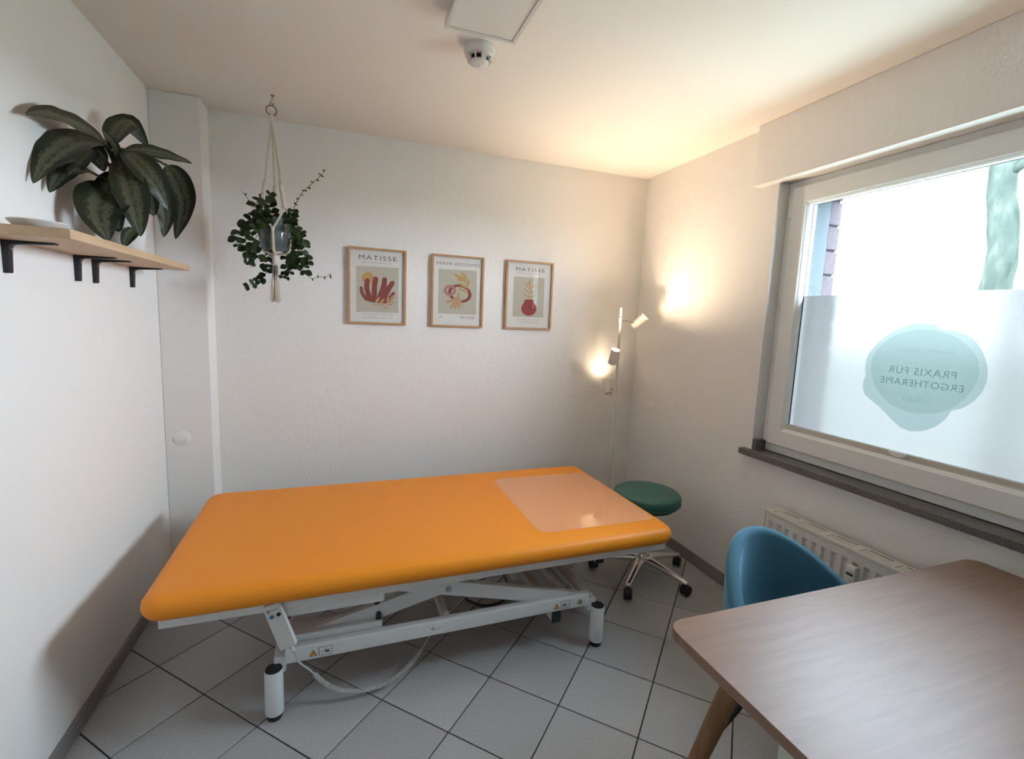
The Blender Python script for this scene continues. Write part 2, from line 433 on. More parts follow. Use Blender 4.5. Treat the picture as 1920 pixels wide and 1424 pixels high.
# tiles laid diagonally, each clipped to the room
def clip_poly(poly, axis, val, keep_less):
    out = []
    for i in range(len(poly)):
        a, b = poly[i], poly[(i+1) % len(poly)]
        ia = (a[axis] <= val) if keep_less else (a[axis] >= val)
        ib = (b[axis] <= val) if keep_less else (b[axis] >= val)
        if ia: out.append(a)
        if ia != ib:
            t = (val-a[axis])/(b[axis]-a[axis]); out.append((a[0]+(b[0]-a[0])*t, a[1]+(b[1]-a[1])*t))
    return out
TA = math.radians(-45.74); TP = .3025; TX, TY = .1398, 1.7116
ca, sa = math.cos(TA), math.sin(TA)
hw = (TP-.0050)/2
def tile_bm(poly):
    b = bm_new(); c = (sum(p[0] for p in poly)/len(poly), sum(p[1] for p in poly)/len(poly))
    k = .0015
    top = [b.verts.new((p[0]+(c[0]-p[0])*.008, p[1]+(c[1]-p[1])*.008, 0)) for p in poly]
    bot = [b.verts.new((p[0], p[1], -.0012)) for p in poly]; low = [b.verts.new((p[0], p[1], -.006)) for p in poly]
    n = len(poly); b.faces.new(top)
    for i in range(n):
        j = (i+1) % n
        b.faces.new((bot[i], bot[j], top[j], top[i])); b.faces.new((low[i], low[j], bot[j], bot[i]))
    return b
full_me = None
for i in range(-14, 16):
    for j in range(-14, 16):
        cx = TX + TP*((i+.5)*ca - (j+.5)*sa); cy = TY + TP*((i+.5)*sa + (j+.5)*ca)
        cs = [(cx + a*ca - b*sa, cy + a*sa + b*ca) for a, b in ((-hw, -hw), (hw, -hw), (hw, hw), (-hw, hw))]
        poly = cs
        for ax, v, less in ((0, XL, False), (0, XR, True), (1, YF, False), (1, YB, True)):
            poly = clip_poly(poly, ax, v, less)
            if len(poly) < 3: break
        if len(poly) < 3: continue
        area = abs(sum(poly[k][0]*poly[(k+1) % len(poly)][1]-poly[(k+1) % len(poly)][0]*poly[k][1] for k in range(len(poly))))/2
        if area < .0008: continue
        if poly == cs:
            if full_me is None:
                full_me = mesh_of('floor_tile', tile_bm([(a*ca-b*sa, a*sa+b*ca) for a, b in ((-hw, -hw), (hw, -hw), (hw, hw), (-hw, hw))]), M['tile'])
            o = bpy.data.objects.new('floor_tile', full_me); o.location = (cx, cy, 0); link(o, floor)
        else:
            obj('floor_tile', tile_bm(poly), M['tile'], floor)
bm = bm_new(); box(bm, (XL-.1, YF-.1, ZC), (XR+.35, YB+.1, ZC+.1))
struct(obj('ceiling', bm, M['ceiling']), 'white ceiling')
bm = bm_new(); box(bm, (XL-.1, YB, -.1), (XR+.1, YB+.1, ZC+.05))
struct(obj('wall_back', bm, M['wall']), 'white textured back wall')
bm = bm_new(); box(bm, (XL-.1, YF-.1, -.1), (XL, YB, ZC+.05))
struct(obj('wall_left', bm, M['wall_left']), 'smooth white left wall')
bm = bm_new(); box(bm, (XL, YF-.1, -.1), (XR, YF, ZC+.05))
struct(obj('wall_front', bm, M['wall_left']), 'white wall behind the viewpoint')
bm = bm_new(); box(bm, (XL, 2.873, 0), (-.647, YB, ZC), .004)
struct(obj('wall_pier', bm, M['wall_left']), 'white boxed-in corner pier')
# right wall with window opening: y WY0..WY1, z WZ0..WZ1
WY0, WY1, WZ0, WZ1 = .625, 1.900, .83, 2.19
bm = bm_new()
box(bm, (XR, YF-.1, -.1), (XR+.16, YB+.1, WZ0-.03)); box(bm, (XR, YF-.1, WZ1), (XR+.16, YB+.1, ZC+.05))
box(bm, (XR, WY1, WZ0-.03), (XR+.16, YB+.1, WZ1)); box(bm, (XR, YF-.1, WZ0-.03), (XR+.16, WY0, WZ1))
struct(obj('wall_right', bm, M['wall']), 'white textured wall with the window')
bm = bm_new(); box(bm, (1.998, YF, 2.184), (XR, 2.012, ZC), .004)
struct(obj('wall_shutter_box', bm, M['wall']), 'plastered shutter box above the window')
# skirting
bm = bm_new(); box(bm, (XR-.011, YF, 0), (XR, YB, .072), .002)
struct(obj('baseboard_right', bm, M['skirting']))
bm = bm_new(); box(bm, (XL, YF, 0), (XL+.014, 2.873, .056), .002)
struct(obj('baseboard_left', bm, M['skirting']))
bm = bm_new(); box(bm, (XL+.014, 2.862, 0), (-.647, 2.873, .056), .002)
struct(obj('baseboard_pier', bm, M['skirting']))
bm = bm_new(); box(bm, (-.647, YB-.011, 0), (XR-.011, YB, .072), .002)
struct(obj('baseboard_back', bm, M['skirting']))
# outer brick skin of the right wall
BY = 1.802
bm = bm_new()
box(bm, (2.215, BY+.012, -.1), (2.372, 3.1, 2.6)); box(bm, (2.215, .72, 2.13), (2.372, BY+.012, 2.6))
box(bm, (2.215, -1.25, -.1), (2.372, .72, 2.6)); box(bm, (2.215, .72, -.1), (2.372, BY+.012, .90))
outer = struct(obj('wall_outside', bm, M['mortar']), 'brick outer skin of the wall seen past the window frame')
bme = None
for k in range(12):
    z0 = .905 + k*.121
    b = bm_new(); box(b, (2.293, BY, z0), (2.376, BY+.05 if k % 2 else BY+.1, z0+.109), .003, 1)
    obj('brick', b, M['brick'], outer)
bm = bm_new(); box(bm, (2.186, BY-.004, .90), (2.292, BY+.03, 2.14), .004)
obj('shutter_rail', bm, plain('grey_aluminium_rail', (.045, .055, .058), .7, 0, .05), outer)

# ------------------------------------------------------------------ window
win = sroot('window_1', (2.14, 1.0, .83), 'white plastic window with frosted lower glass')
def ring_bars(bm, x0, x1, y0, y1, z0, z1, w, bev=.004):
    """four mitred bars round a rectangle, front edges eased by bev"""
    for A, B, i in (((y0, z0), (y1, z0), 0), ((y1, z0), (y1, z1), 1), ((y1, z1), (y0, z1), 2), ((y0, z1), (y0, z0), 3)):
        inw = [((1, 1), (-1, 1)), ((-1, 1), (-1, -1)), ((-1, -1), (1, -1)), ((1, -1), (1, 1))][i]
        rows = []
        for (y, z), (sy, sz) in ((A, inw[0]), (B, inw[1])):
            rows.append([bm.verts.new((x, y+sy*o, z+sz*o)) for o, x in ((0, x1), (0, x0+bev), (bev, x0), (w-bev, x0), (w, x0+bev), (w, x1))])
        for k in range(5): bm.faces.new((rows[0][k], rows[0][k+1], rows[1][k+1], rows[1][k]))
bm = bm_new(); ring_bars(bm, 2.118, 2.19, WY0, WY1, WZ0, WZ1, .06)
obj('window_frame', bm, M['upvc'], win)
for (y0, y1) in ((.663, 1.862),):
    bm = bm_new(); ring_bars(bm, 2.098, 2.168, y0, y1, .872, 2.158, .088, .007)
    sash = obj('sash', bm, M['upvc'], win)
    bm = bm_new(); ring_bars(bm, 2.105, 2.135, y0+.078, y1-.078, .95, 2.08, .018, .007)
    obj('glazing_bead', bm, M['upvc'], sash)
    bm = bm_new(); ring_bars(bm, 2.133, 2.139, y0+.088, y1-.088, .96, 2.07, .010, .001)
    obj('glazing_seal', bm, M['upvc_dark'], sash)
    bm = bm_new(); box(bm, (2.139, y0+.085, .957), (2.143, y1-.085, 2.073))
    obj('pane', bm, M['glass'], sash)
    bm = bm_new(); v = [bm.verts.new(p) for p in ((2.1445, y0+.086, .958), (2.1445, y1-.086, .958), (2.1445, y1-.086, 1.632), (2.1445, y0+.086, 1.632))]; bm.faces.new(v)
    obj('frosted_film', bm, M['film'], win)
    bm = bm_new(); box(bm, (2.118, y0+.092, .968), (2.137, y1-.092, .992), .004); box(bm, (2.112, y0+.092, .962), (2.134, y1-.092, .972), .003)
    rail = obj('blind_rail', bm, M['blindbar'], win)
    ym = (y0+y1)/2-.02
    bm = bm_new(); prism(bm, [(ym+.034*math.cos(a), .993+.020*math.sin(a)) for a in [PI+PI*i/12 for i in range(13)]], 0, 2.108, 2.116)
    obj('blind_grip', bm, M['upvc'], rail)
for z in (2.06, .93):
    bm = bm_new(); cyl(bm, (2.106, 1.868, z-.045), (2.106, 1.868, z+.045), .009, n=12); cyl(bm, (2.106, 1.868, z-.018), (2.106, 1.868, z-.016), .0105, n=12)
    obj('hinge', bm, M['upvc'], win, auto=40)
bm = bm_new(); box(bm, (2.012, WY0-.06, .797), (2.125, 1.950, .828), .003)
obj('window_sill', bm, M['granite'], win)
bm = bm_new(); box(bm, (2.052, 1.872, .828), (2.116, WY1-.001, .884), .003)
obj('sill_upstand', bm, M['granite'], win)
# vinyl decal: pale petals with a darker sage disc and mirrored lettering, stuck to the film
def petal(cy, cz, R, lobes):
    out = []
    for i in range(96):
        a = 2*PI*i/96; out.append((cy + R[0]*lobes(a)*math.cos(a), cz + R[1]*lobes(a)*math.sin(a)))
    return out
def flat_yz(poly, x):
    b = bm_new(); b.faces.new([b.verts.new((x, p[0], p[1])) for p in poly]); return b
DECY, DECZ = 1.218, 1.288
dec = obj('decal', flat_yz([(1.432, 1.34), (1.425, 1.375), (1.40, 1.418), (1.365, 1.455), (1.32, 1.488), (1.28, 1.505), (1.235, 1.512), (1.195, 1.506), (1.165, 1.487),
    (1.125, 1.484), (1.09, 1.472), (1.062, 1.452), (1.035, 1.41), (1.017, 1.365), (1.012, 1.32), (1.02, 1.275), (1.04, 1.235), (1.07, 1.205), (1.10, 1.192),
    (1.115, 1.155), (1.145, 1.118), (1.185, 1.092), (1.225, 1.082), (1.265, 1.09), (1.30, 1.115), (1.345, 1.152), (1.392, 1.182), (1.42, 1.20), (1.432, 1.235), (1.43, 1.268), (1.424, 1.285), (1.432, 1.31)], 2.1385), M['decal_out'], win)
obj('decal_disc', flat_yz([(DECY+.005+.185*math.cos(a)*(1+.03*math.sin(3*a)), DECZ+.035+.165*math.sin(a)) for a in [2*PI*i/60 for i in range(60)]], 2.1380), M['decal_in'], dec)
# lettering is read from the street: text right is world -y seen from outside, mirrored from inside
MX = Matrix(((0, 0, 1, 2.1375), (1, 0, 0, 0), (0, 1, 0, 0), (0, 0, 0, 1)))
def dtext(s, size, z, mat, sp):
    text_mesh(s, size, mat, 'lettering', dec, Matrix.Translation((0, DECY, z)) @ MX, sp)
dtext('PRAXIS FÜR', .040, 1.308, M['decal_text'], 1.15)
dtext('ERGOTHERAPIE', .038, 1.262, M['decal_text'], 1.12)
dtext('Henrike Heider', .030, 1.395, M['decal_faint'], 1.05)
dtext('in Riehl', .032, 1.200, M['decal_faint'], 1.05)

# ------------------------------------------------------------------ treatment couch
bed = thing('treatment_couch', 'long orange padded treatment couch on white scissor-lift frame', 'treatment couch', (.41, 2.18, 0))
def cushion(name, x0, x1, y0, y1, z0, z1, rc, re, mat, parent, nseg=8):
    """pad with rounded plan corners rc and a rounded edge re"""
    b = bm_new(); rings = []
    prof = []
    for i in range(nseg+1):
        a = -PI/2 + PI*i/nseg
        prof.append((-re*(1-math.cos(a)), (z0+z1)/2 + (z1-z0)/2*math.sin(a)))
    prof = [(-re*1.05, z0)] + prof
    prof += [(-re*1.6, z1+.0012), (-re*3, z1+.002)]
    for off, z in prof:
        rr = max(.01, rc+off)
        rings.append([b.verts.new((p[0], p[1], z)) for p in rrect(x0-off, x1+off, y0-off, y1+off, rr, 8)])
    n = len(rings[0])
    for A, B in zip(rings[:-1], rings[1:]):
        for i in range(n): b.faces.new((A[i], A[(i+1) % n], B[(i+1) % n], B[i]))
    b.faces.new(rings[0][::-1]); b.faces.new(rings[-1])
    return obj(name, b, mat, parent, auto=50)
BX0, BX1, BY0, BY1 = -.615, 1.435, 1.672, 2.668
cushion('pad', BX0, BX1, BY0, BY1, .470, .548, .075, .036, M['orange'], bed)
# upper frame
bm = bm_new()
for y in (1.716, 2.590): box(bm, (-.565, y, .432), (1.405, y+.03, .470), .003)
for x in (-.565, 1.375): box(bm, (x, 1.746, .434), (x+.03, 2.59, .468), .003)
obj('upper_frame', bm, M['white_metal'], bed)
bed.rotation_euler.z = math.radians(.9)
# feet, end beams, base rails
FY0, FY1, FXL, FXR = 1.752, 2.50, -.240, 1.085
for x in (FXL, FXR):
    for y in (FY0, FY1):
        bm = bm_new(); lathe(bm, [(0, .022), (.0295, .022), (.031, .026), (.031, .186), (.0295, .19), (0, .19)], (x, y, 0), n=28)
        leg = obj('leg', bm, M['white_metal'], bed, auto=35)
        bm = bm_new(); lathe(bm, [(0, .19), (.0285, .19), (.0265, .1935), (0, .194)], (x, y, 0), n=28)
        obj('leg_cap', bm, M['black_plastic'], leg, auto=35)
        bm = bm_new(); lathe(bm, [(0, 0), (.024, 0), (.026, .004), (.026, .0225), (0, .0225)], (x, y, 0), n=28)
        obj('foot', bm, M['black_plastic'], leg, auto=35)
    s = 1 if x < 0 else -1
    bm = bm_new(); box(bm, (x+s*.0-.02+s*.018, FY0+.02, .155), (x+s*.018+.02, FY1-.02, .215), .004)
    obj('end_beam', bm, M['white_metal'], bed)
for y in (1.768, 2.452):
    bm = bm_new(); box(bm, (FXL+.035, y, .185), (FXR-.035, y+.035, .245), .006, 3)
    obj('base_rail', bm, M['white_metal'], bed, auto=40)
bm = bm_new(); box(bm, (.386, 1.803, .19), (.414, 2.452, .235), .003)
obj('cross_member', bm, M['white_metal'], bed)
for x in (.945,):
    bm = bm_new(); box(bm, (x, 1.803, .195), (x+.03, 2.452, .235), .003); box(bm, (x+.045, 1.803, .195), (x+.05, 2.452, .25), .001)
    obj('sliding_channel', bm, M['white_metal'], bed)
# tube ends with black plugs
for (x, y0, z0, nm) in ((.868, 1.765, .135, 'outrigger_tube'), (1.175, 1.925, .285, 'lift_bar')):
    bm = bm_new(); box(bm, (x, y0+.012, z0), (x+.04, 2.45, z0+.045), .003)
    t = obj(nm, bm, M['white_metal'], bed)
    bm = bm_new(); box(bm, (x-.001, y0, z0-.001), (x+.041, y0+.014, z0+.046), .004)
    obj('end_plug', bm, M['black_plastic'], t)
bm = bm_new(); box(bm, (1.180, 2.30, .29), (1.21, 2.33, .435), .002); obj('lift_bar_post', bm, M['white_metal'], bed)
# scissor arms
for y in (1.812, 2.405):
    bm = bm_new(); bar(bm, (1.01, y, .205), (.085, y, .445), .03, .062, (0, 0, 1), .004); obj('scissor_arm', bm, M['white_metal'], bed)
    y2 = y + (.036 if y < 2 else -.036)
    bm = bm_new(); bar(bm, (-.15, y2, .225), (.87, y2, .462), .03, .062, (0, 0, 1), .004); obj('scissor_arm', bm, M['white_metal'], bed)
for x, y, z in ((.402, 1.796, .358), (1.0, 1.767, .212)):
    bm = bm_new(); cyl(bm, (x, y, z), (x, y-.005, z), .0125, .011, 16); cyl(bm, (x, y-.005, z), (x, y-.0065, z), .006, .005, 6)
    obj('pivot_bolt', bm, M['bolt'], bed, auto=35)
# upper and lower guide channels with rubber stops
bm = bm_new(); box(bm, (-.20, 1.728, .395), (.142, 1.80, .455), .006); box(bm, (-.19, 1.722, .40), (.135, 1.729, .403), .001)
up = obj('upper_guide', bm, M['white_metal'], bed)
for x in (.115, -.19):
    bm = bm_new(); lathe(bm, [(0, .378), (.007, .379), (.0105, .385), (.0105, .396), (0, .396)], (x, 1.745, 0), n=16); obj('rubber_stop', bm, M['black_plastic'], up, auto=40)
for x0, x1, dz in ((-.165, .02, 0), (.045, .135, 0)):
    bm = bm_new(); box(bm, (x0, 1.7272, .4475), (x1, 1.7285, .4488)); obj('seam', bm, M['black_plastic'], up)
bm = bm_new(); box(bm, (-.195, 1.805, .20), (.142, 1.90, .268), .006)
lo = obj('lower_guide', bm, M['white_metal'], bed)
bm = bm_new(); lathe(bm, [(0, .294), (.007, .293), (.0105, .287), (.0105, .267), (0, .267)], (.128, 1.822, 0), n=16); obj('rubber_stop', bm, M['black_plastic'], lo, auto=40)
# actuator and its housing at the back
bm = bm_new(); box(bm, (.83, 2.20, .09), (.95, 2.36, .30), .02, 3); act = obj('motor_housing', bm, M['white_metal'], bed, auto=40)
bm = bm_new(); cyl(bm, (.87, 2.26, .27), (.30, 2.2, .40), .022, .018, 16); obj('piston', bm, M['white_metal'], act, auto=40)
bm = bm_new(); cyl(bm, (.33, 2.05, .30), (.42, 2.05, .31), .018, .018, 14)
for k in range(7): cyl(bm, (.33+k*.013, 2.05, .3+k*.0015), (.336+k*.013, 2.05, .3008+k*.0015), .021, .021, 14)
obj('cable_gland', bm, M['white_metal'], bed, auto=40)
# stickers
def warn(x, z, flip):
    y = 1.7676
    bm = bm_new(); prism(bm, [(x-.014, z), (x+.014, z), (x, z+.025)], 1, y-.0004, y+.0002); s = obj('warning_triangle', bm, M['black_plastic'], bed)
    bm = bm_new(); prism(bm, [(x-.0105, z+.002), (x+.0105, z+.002), (x, z+.0207)], 1, y-.0008, y-.0004); obj('triangle_face', bm, M['warn'], s)
    bm = bm_new(); prism(bm, [(x-.001, z+.0085), (x+.001, z+.0085), (x+.0014, z+.0155), (x-.0014, z+.0155)], 1, y-.0012, y-.0008); prism(bm, [(x-.001, z+.0045), (x+.001, z+.0045), (x+.001, z+.0068), (x-.001, z+.0068)], 1, y-.0012, y-.0008)
    obj('exclamation_mark', bm, M['black_plastic'], s)
    x0, x1, z0, z1 = x+.020, x+.066, z-.002, z+.031
    bm = bm_new(); box(bm, (x0, y-.0006, z0), (x1, y, z1)); p = obj('pictogram_sticker', bm, M['sticker'], bed)
    bm = bm_new()
    w = .0014
    for a, b in (((x0, z0), (x1, z0+w)), ((x0, z1-w), (x1, z1)), ((x0, z0), (x0+w, z1)), ((x1-w, z0), (x1, z1))): box(bm, (a[0], y-.0011, a[1]), (b[0], y-.0006, b[1]))
    obj('pictogram_border', bm, M['black_plastic'], p)
    bm = bm_new()
    X = lambda u: x0 + (x1-x0)*(1-u if flip else u)
    def ln(u0, v0, u1, v1, w=.0013):
        a = Vector((X(u0), y-.0009, z0+(z1-z0)*v0)); b = Vector((X(u1), y-.0009, z0+(z1-z0)*v1)); bar(bm, a, b, .0006, w, (0, 0, 1))
    ln(.08, .48, .45, .52); ln(.55, .55, .92, .62); ln(.15, .15, .55, .42); ln(.5, .35, .92, .3); ln(.5, .62, .5, .9)
    prism(bm, [(X(.43), z0+(z1-z0)*.72), (X(.5), z0+(z1-z0)*.58), (X(.57), z0+(z1-z0)*.72)], 1, y-.0011, y-.0006)
    prism(bm, [(X(.42), z0+(z1-z0)*.42), (X(.55), z0+(z1-z0)*.52), (X(.72), z0+(z1-z0)*.48), (X(.84), z0+(z1-z0)*.3), (X(.72), z0+(z1-z0)*.26), (X(.52), z0+(z1-z0)*.3)], 1, y-.0011, y-.0006)
    obj('pictogram_drawing', bm, M['black_plastic'], p)
warn(-.110, .199, False); warn(.885, .199, True)
bm = bm_new(); box(bm, (.325, 1.7672, .196), (.378, 1.7680, .232)); ms = obj('maker_sticker', bm, M['sticker'], bed)
bm = bm_new()
for dx, dz in ((0, .005), (0, -.005), (.005, 0), (-.005, 0)): box(bm, (.3345+dx-.0022, 1.7665, .217+dz-.0022), (.3345+dx+.0022, 1.7672, .217+dz+.0022))
obj('red_cross_mark', bm, M['red_mark'], ms)
TXZ = Matrix(((1, 0, 0, 0), (0, 0, 1, 0), (0, 1, 0, 0), (0, 0, 0, 1)))     # text plane facing -y
def xztext(s, size, x, y, z, mat, name, parent, sp=1.0, align='CENTER', shear=0, sx=1):
    return text_mesh(s, size, mat, name, parent, Matrix.Translation((x, y, z)) @ TXZ, sp, align, 0, shear, sx)
xztext('PRAXISDINA', .007, .343, 1.7668, .2165, M['print_ink2'], 'lettering', ms, 1.0, 'LEFT', 0, .8)
for k in range(2):
    bm = bm_new(); box(bm, (.343, 1.7668, .2115-k*.0045), (.365-k*.006, 1.7672, .2125-k*.0045)); obj('fine_print', bm, M['print_ink2'], ms)

# handset hanging on the frame with its coiled cord
hs = thing('hand_control', 'pale grey remote handset hanging from the couch frame by its coiled cord', 'remote control', (-.20, 1.70, .29))
ang = math.atan2(.052, .168)
HR = Matrix.Rotation(-ang, 3, 'Y')
HC = (-.203, 1.695, .384)
bm = bm_new(); box(bm, (HC[0]-.0285, HC[1]-.012, HC[2]-.088), (HC[0]+.0285, HC[1]+.012, HC[2]+.088), .006, 3, HR, HC)
casing = obj('casing', bm, M['white_metal'], hs, auto=40)
def hpt(u, v, d=0):
    return HR @ Vector((u, -.012-d, v)) + Vector(HC)
bm = bm_new(); box(bm, (HC[0]-.025, HC[1]-.0128, HC[2]-.082), (HC[0]+.025, HC[1]-.0119, HC[2]+.083), .0004, 1, HR, HC)
obj('keypad', bm, plain('handset_keypad', (.58, .58, .54), .5), hs)
for u, m in ((-.0105, 'blue_btn'), (.0125, 'black_plastic')):
    bm = bm_new(); cyl(bm, hpt(u, .048, 0), hpt(u, .048, .003), .0072, .0068, 18); obj('button', bm, M[m], hs, auto=40)
bm = bm_new()
for k in range(3): bar(bm, hpt(-.019, .066+k*.004, .001), hpt(-.009, .066+k*.004, .001), .0006, .0022)
bar(bm, hpt(-.006, .070, .001), hpt(.016, .070, .001), .0006, .0016)
obj('logo_print', bm, M['black_plastic'], hs)
p0 = HR @ Vector((.006, 0, -.088)) + Vector(HC); p1 = HR @ Vector((.008, 0, -.112)) + Vector(HC)
bm = bm_new(); cyl(bm, p0, p1, .009, .006, 12); obj('strain_relief', bm, M['cord_white'], hs, auto=40)
cpts = smooth_path([p1, (-.150, 1.735, .205), (-.118, 1.752, .155), (-.100, 1.76, .125)], 6)
bm = bm_new(); tube(bm, cpts, .0032, 8); obj('cord', bm, M['cord_white'], hs, smooth=True)
axis = smooth_path([(-.100, 1.76, .125), (-.06, 1.755, .080), (0, 1.745, .045), (.08, 1.742, .030), (.17, 1.76, .030), (.25, 1.81, .040), (.315, 1.87, .060)], 40)
hel = []
acc = 0
for i, p in enumerate(axis):
    d = (axis[min(i+1, len(axis)-1)]-axis[max(i-1, 0)]).normalized(); x, y = frame_of(d)
    if i: acc += (axis[i]-axis[i-1]).length
    hel.append((p, x, y, acc))
T = 62
pts = []
for k in range(T*10+1):
    t = k/(T*10)*(len(hel)-1); i = min(int(t), len(hel)-2); fr = t-i
    p = hel[i][0].lerp(hel[i+1][0], fr); a = 2*PI*k/10
    pts.append(p + .0068*(math.cos(a)*hel[i][1]+math.sin(a)*hel[i][2]))
bm = bm_new(); tube(bm, pts, .0022, 5); obj('coiled_cord', bm, M['cord_white'], hs, smooth=True)
bm = bm_new(); tube(bm, smooth_path([(.315, 1.87, .06), (.37, 1.925, .09), (.46, 2.0, .12), (.62, 2.12, .15), (.78, 2.22, .18), (.835, 2.25, .19)], 6), .0032, 8); obj('cord', bm, M['cord_white'], hs, smooth=True)

# mains cable of the couch on the floor behind it
pc = thing('power_cable', 'dark power cable lying in loops on the tiles under the couch', 'cable', (.85, 2.4, 0))
bm = bm_new(); tube(bm, smooth_path([(.89, 2.37, .12), (.90, 2.42, .03), (.84, 2.44, .0055), (.72, 2.43, .0045), (.62, 2.40, .0045), (.60, 2.28, .0045), (.68, 2.18, .0045), (.80, 2.2, .0045), (.86, 2.33, .0045), (.88, 2.55, .0045), (.92, 2.8, .0045), (.93, 2.96, .05), (.93, 2.99, .18)], 8), .0045, 8)
obj('flex', bm, M['black_plastic'], pc, smooth=True)
bm = bm_new(); box(bm, (.915, 2.955, .17), (.945, 2.985, .21), .005); obj('plug', bm, M['black_plastic'], pc)
so = thing('wall_socket', 'white wall socket low on the back wall behind the couch', 'socket', (.93, YB, .20))
bm = bm_new(); box(bm, (.89, YB-.012, .16), (.97, YB, .24), .004); obj('socket_plate', bm, M['white_metal'], so)
bm = bm_new(); lathe(bm, [(0, .041), (.02, .041), (.02, .012), (.021, .012), (.021, .041)], (.93, YB, .2), (0, -1, 0), n=20); obj('socket_insert', bm, M['white_metal'], so, auto=40)

# clear sheet on the foot end
bm = bm_new()
nx, ny = 16, 14
outline = lambda u, v: (.805 + .595*u, 1.792 + .71*v)
g = [[None]*(ny+1) for _ in range(nx+1)]
for i in range(nx+1):
    for j in range(ny+1):
        x, y = outline(i/nx, j/ny)
        if i in (0, nx) and j in (0, ny):
            x += .012*(1 if i == 0 else -1); y += .012*(1 if j == 0 else -1)
        z = .5535 + .0006*math.sin(7*x+3*y)
        if x > 1.385: z -= (x-1.385)*.3
        g[i][j] = bm.verts.new((x, y, z))
for i in range(nx):
    for j in range(ny): bm.faces.new((g[i][j], g[i+1][j], g[i+1][j+1], g[i][j+1]))
o = obj('plastic_sheet', bm, M['sheet'], None, smooth=True)
tag(o, 'clear glossy plastic sheet laid over the right end of the orange couch', 'plastic sheet')

# ------------------------------------------------------------------ stool
SX, SY = 1.652, 2.222
st = thing('rolling_stool', 'round teal vinyl stool on a five-star chrome base with castors', 'stool', (SX, SY, 0))
bm = bm_new(); lathe(bm, [(0, .440), (.165, .440), (.178, .446), (.186, .460), (.190, .478), (.189, .495), (.182, .508), (.168, .516), (.14, .5195), (.07, .521), (0, .5215)], (SX, SY, 0), n=56)
seat = obj('seat', bm, M['teal_vinyl'], st, auto=60)
bm = bm_new(); tube(bm, [(SX+.1885*math.cos(2*PI*i/48), SY+.1885*math.sin(2*PI*i/48), .462) for i in range(49)], .0028, 6); obj('piping', bm, M['teal_vinyl'], seat, smooth=True)
bm = bm_new(); lathe(bm, [(0, .425), (.15, .425), (.16, .43), (.16, .441), (0, .441)], (SX, SY, 0), n=40); obj('seat_plate', bm, M['black_plastic'], st, auto=40)
bm = bm_new(); lathe(bm, [(0, .10), (.024, .10), (.024, .24), (.0145, .242), (.0145, .425), (0, .425)], (SX, SY, 0), n=24); obj('gas_lift', bm, M['chrome'], st, auto=40)
bm = bm_new(); lathe(bm, [(0, .075), (.030, .075), (.034, .09), (.032, .125), (.026, .14), (0, .14)], (SX, SY, 0), n=28); obj('hub', bm, M['chrome'], st, auto=40)
for k in range(5):
    a = math.radians(5 + 72*k); d = Vector((math.cos(a), math.sin(a), 0)); c0 = Vector((SX, SY, 0))
    b = bm_new(); nrm = Vector((-d.y, d.x, 0)); rings = []
    for t, w, h, z in ((.015, .036, .050, .103), (.07, .028, .046, .106), (.14, .023, .038, .096), (.22, .020, .030, .083), (.272, .0195, .027, .077), (.292, .014, .020, .074)):
        c = c0 + d*t + Vector((0, 0, z)); rings.append([b.verts.new(c + nrm*w*sx*kx + Vector((0, 0, h/2*sz))) for sx, sz, kx in ((-1, -1, .8), (-1, .3, 1), (-.6, 1, 1), (.6, 1, 1), (1, .3, 1), (1, -1, .8))])
    for A, B in zip(rings[:-1], rings[1:]):
        for i in range(6): b.faces.new((A[i], A[(i+1) % 6], B[(i+1) % 6], B[i]))
    b.faces.new(rings[0]); b.faces.new(rings[-1])
    sub(obj('base_arm', b, M['chrome'], st, smooth=True), 2)
    cc = c0 + d*.272
    ra = a + [.6, 2.0, -1.1, .3, 1.4][k]; rd = Vector((math.cos(ra), math.sin(ra), 0)); rn = Vector((-rd.y, rd.x, 0))
    b = bm_new(); cyl(b, cc + Vector((0, 0, .045)), cc + Vector((0, 0, .068)), .008, n=12)
    hc = cc + rd*.012 + Vector((0, 0, .030))
    # hood between the two wheels
    poly = [(hc + rd*.029*math.cos(t) + Vector((0, 0, .029*math.sin(t)+.0)), t) for t in [math.radians(x) for x in range(-20, 201, 20)]]
    A = [b.verts.new(p + rn*.010) for p, t in poly]; B = [b.verts.new(p - rn*.010) for p, t in poly]
    for i in range(len(A)-1): b.faces.new((A[i], A[i+1], B[i+1], B[i]))
    b.faces.new(A); b.faces.new(B[::-1])
    cast = obj('castor', b, M['black_plastic'], st, auto=40)
    for s in (-1, 1):
        b = bm_new(); lathe(b, [(0, 0), (.020, 0), (.0275, .003), (.029, .007), (.0275, .0115), (.018, .014), (0, .014)], hc + rn*s*.0085 - Vector((0, 0, .001)), rn*s, n=24)
        obj('wheel', b, M['black_plastic'], cast, auto=35)

# ------------------------------------------------------------------ desk
TX0, TX1, TYN, TYF, TZ = .742, 1.950, .085, .888, .745
tb = thing('desk_table', 'walnut-brown desk with rounded corners and splayed tapered wooden legs', 'table', (1.35, .49, 0))
bm = bm_new(); rings = []
for off, z in ((-.0015, TZ-.024), (0, TZ-.0225), (0, TZ-.002), (-.0015, TZ)):
    rings.append([bm.verts.new((p[0], p[1], z)) for p in rrect(TX0-off, TX1+off, TYN-off, TYF+off, .045+off, 8)])
n = len(rings[0])
for A, B in zip(rings[:-1], rings[1:]):
    for i in range(n): bm.faces.new((A[i], A[(i+1) % n], B[(i+1) % n], B[i]))
bm.faces.new(rings[0][::-1]); bm.faces.new(rings[-1])
obj('tabletop', bm, M['tabletop'], tb, auto=30)
bm = bm_new()
for x in (TX0+.12, TX1-.15): box(bm, (x, TYN+.12, TZ-.055), (x+.03, TYF-.12, TZ-.024), .002)
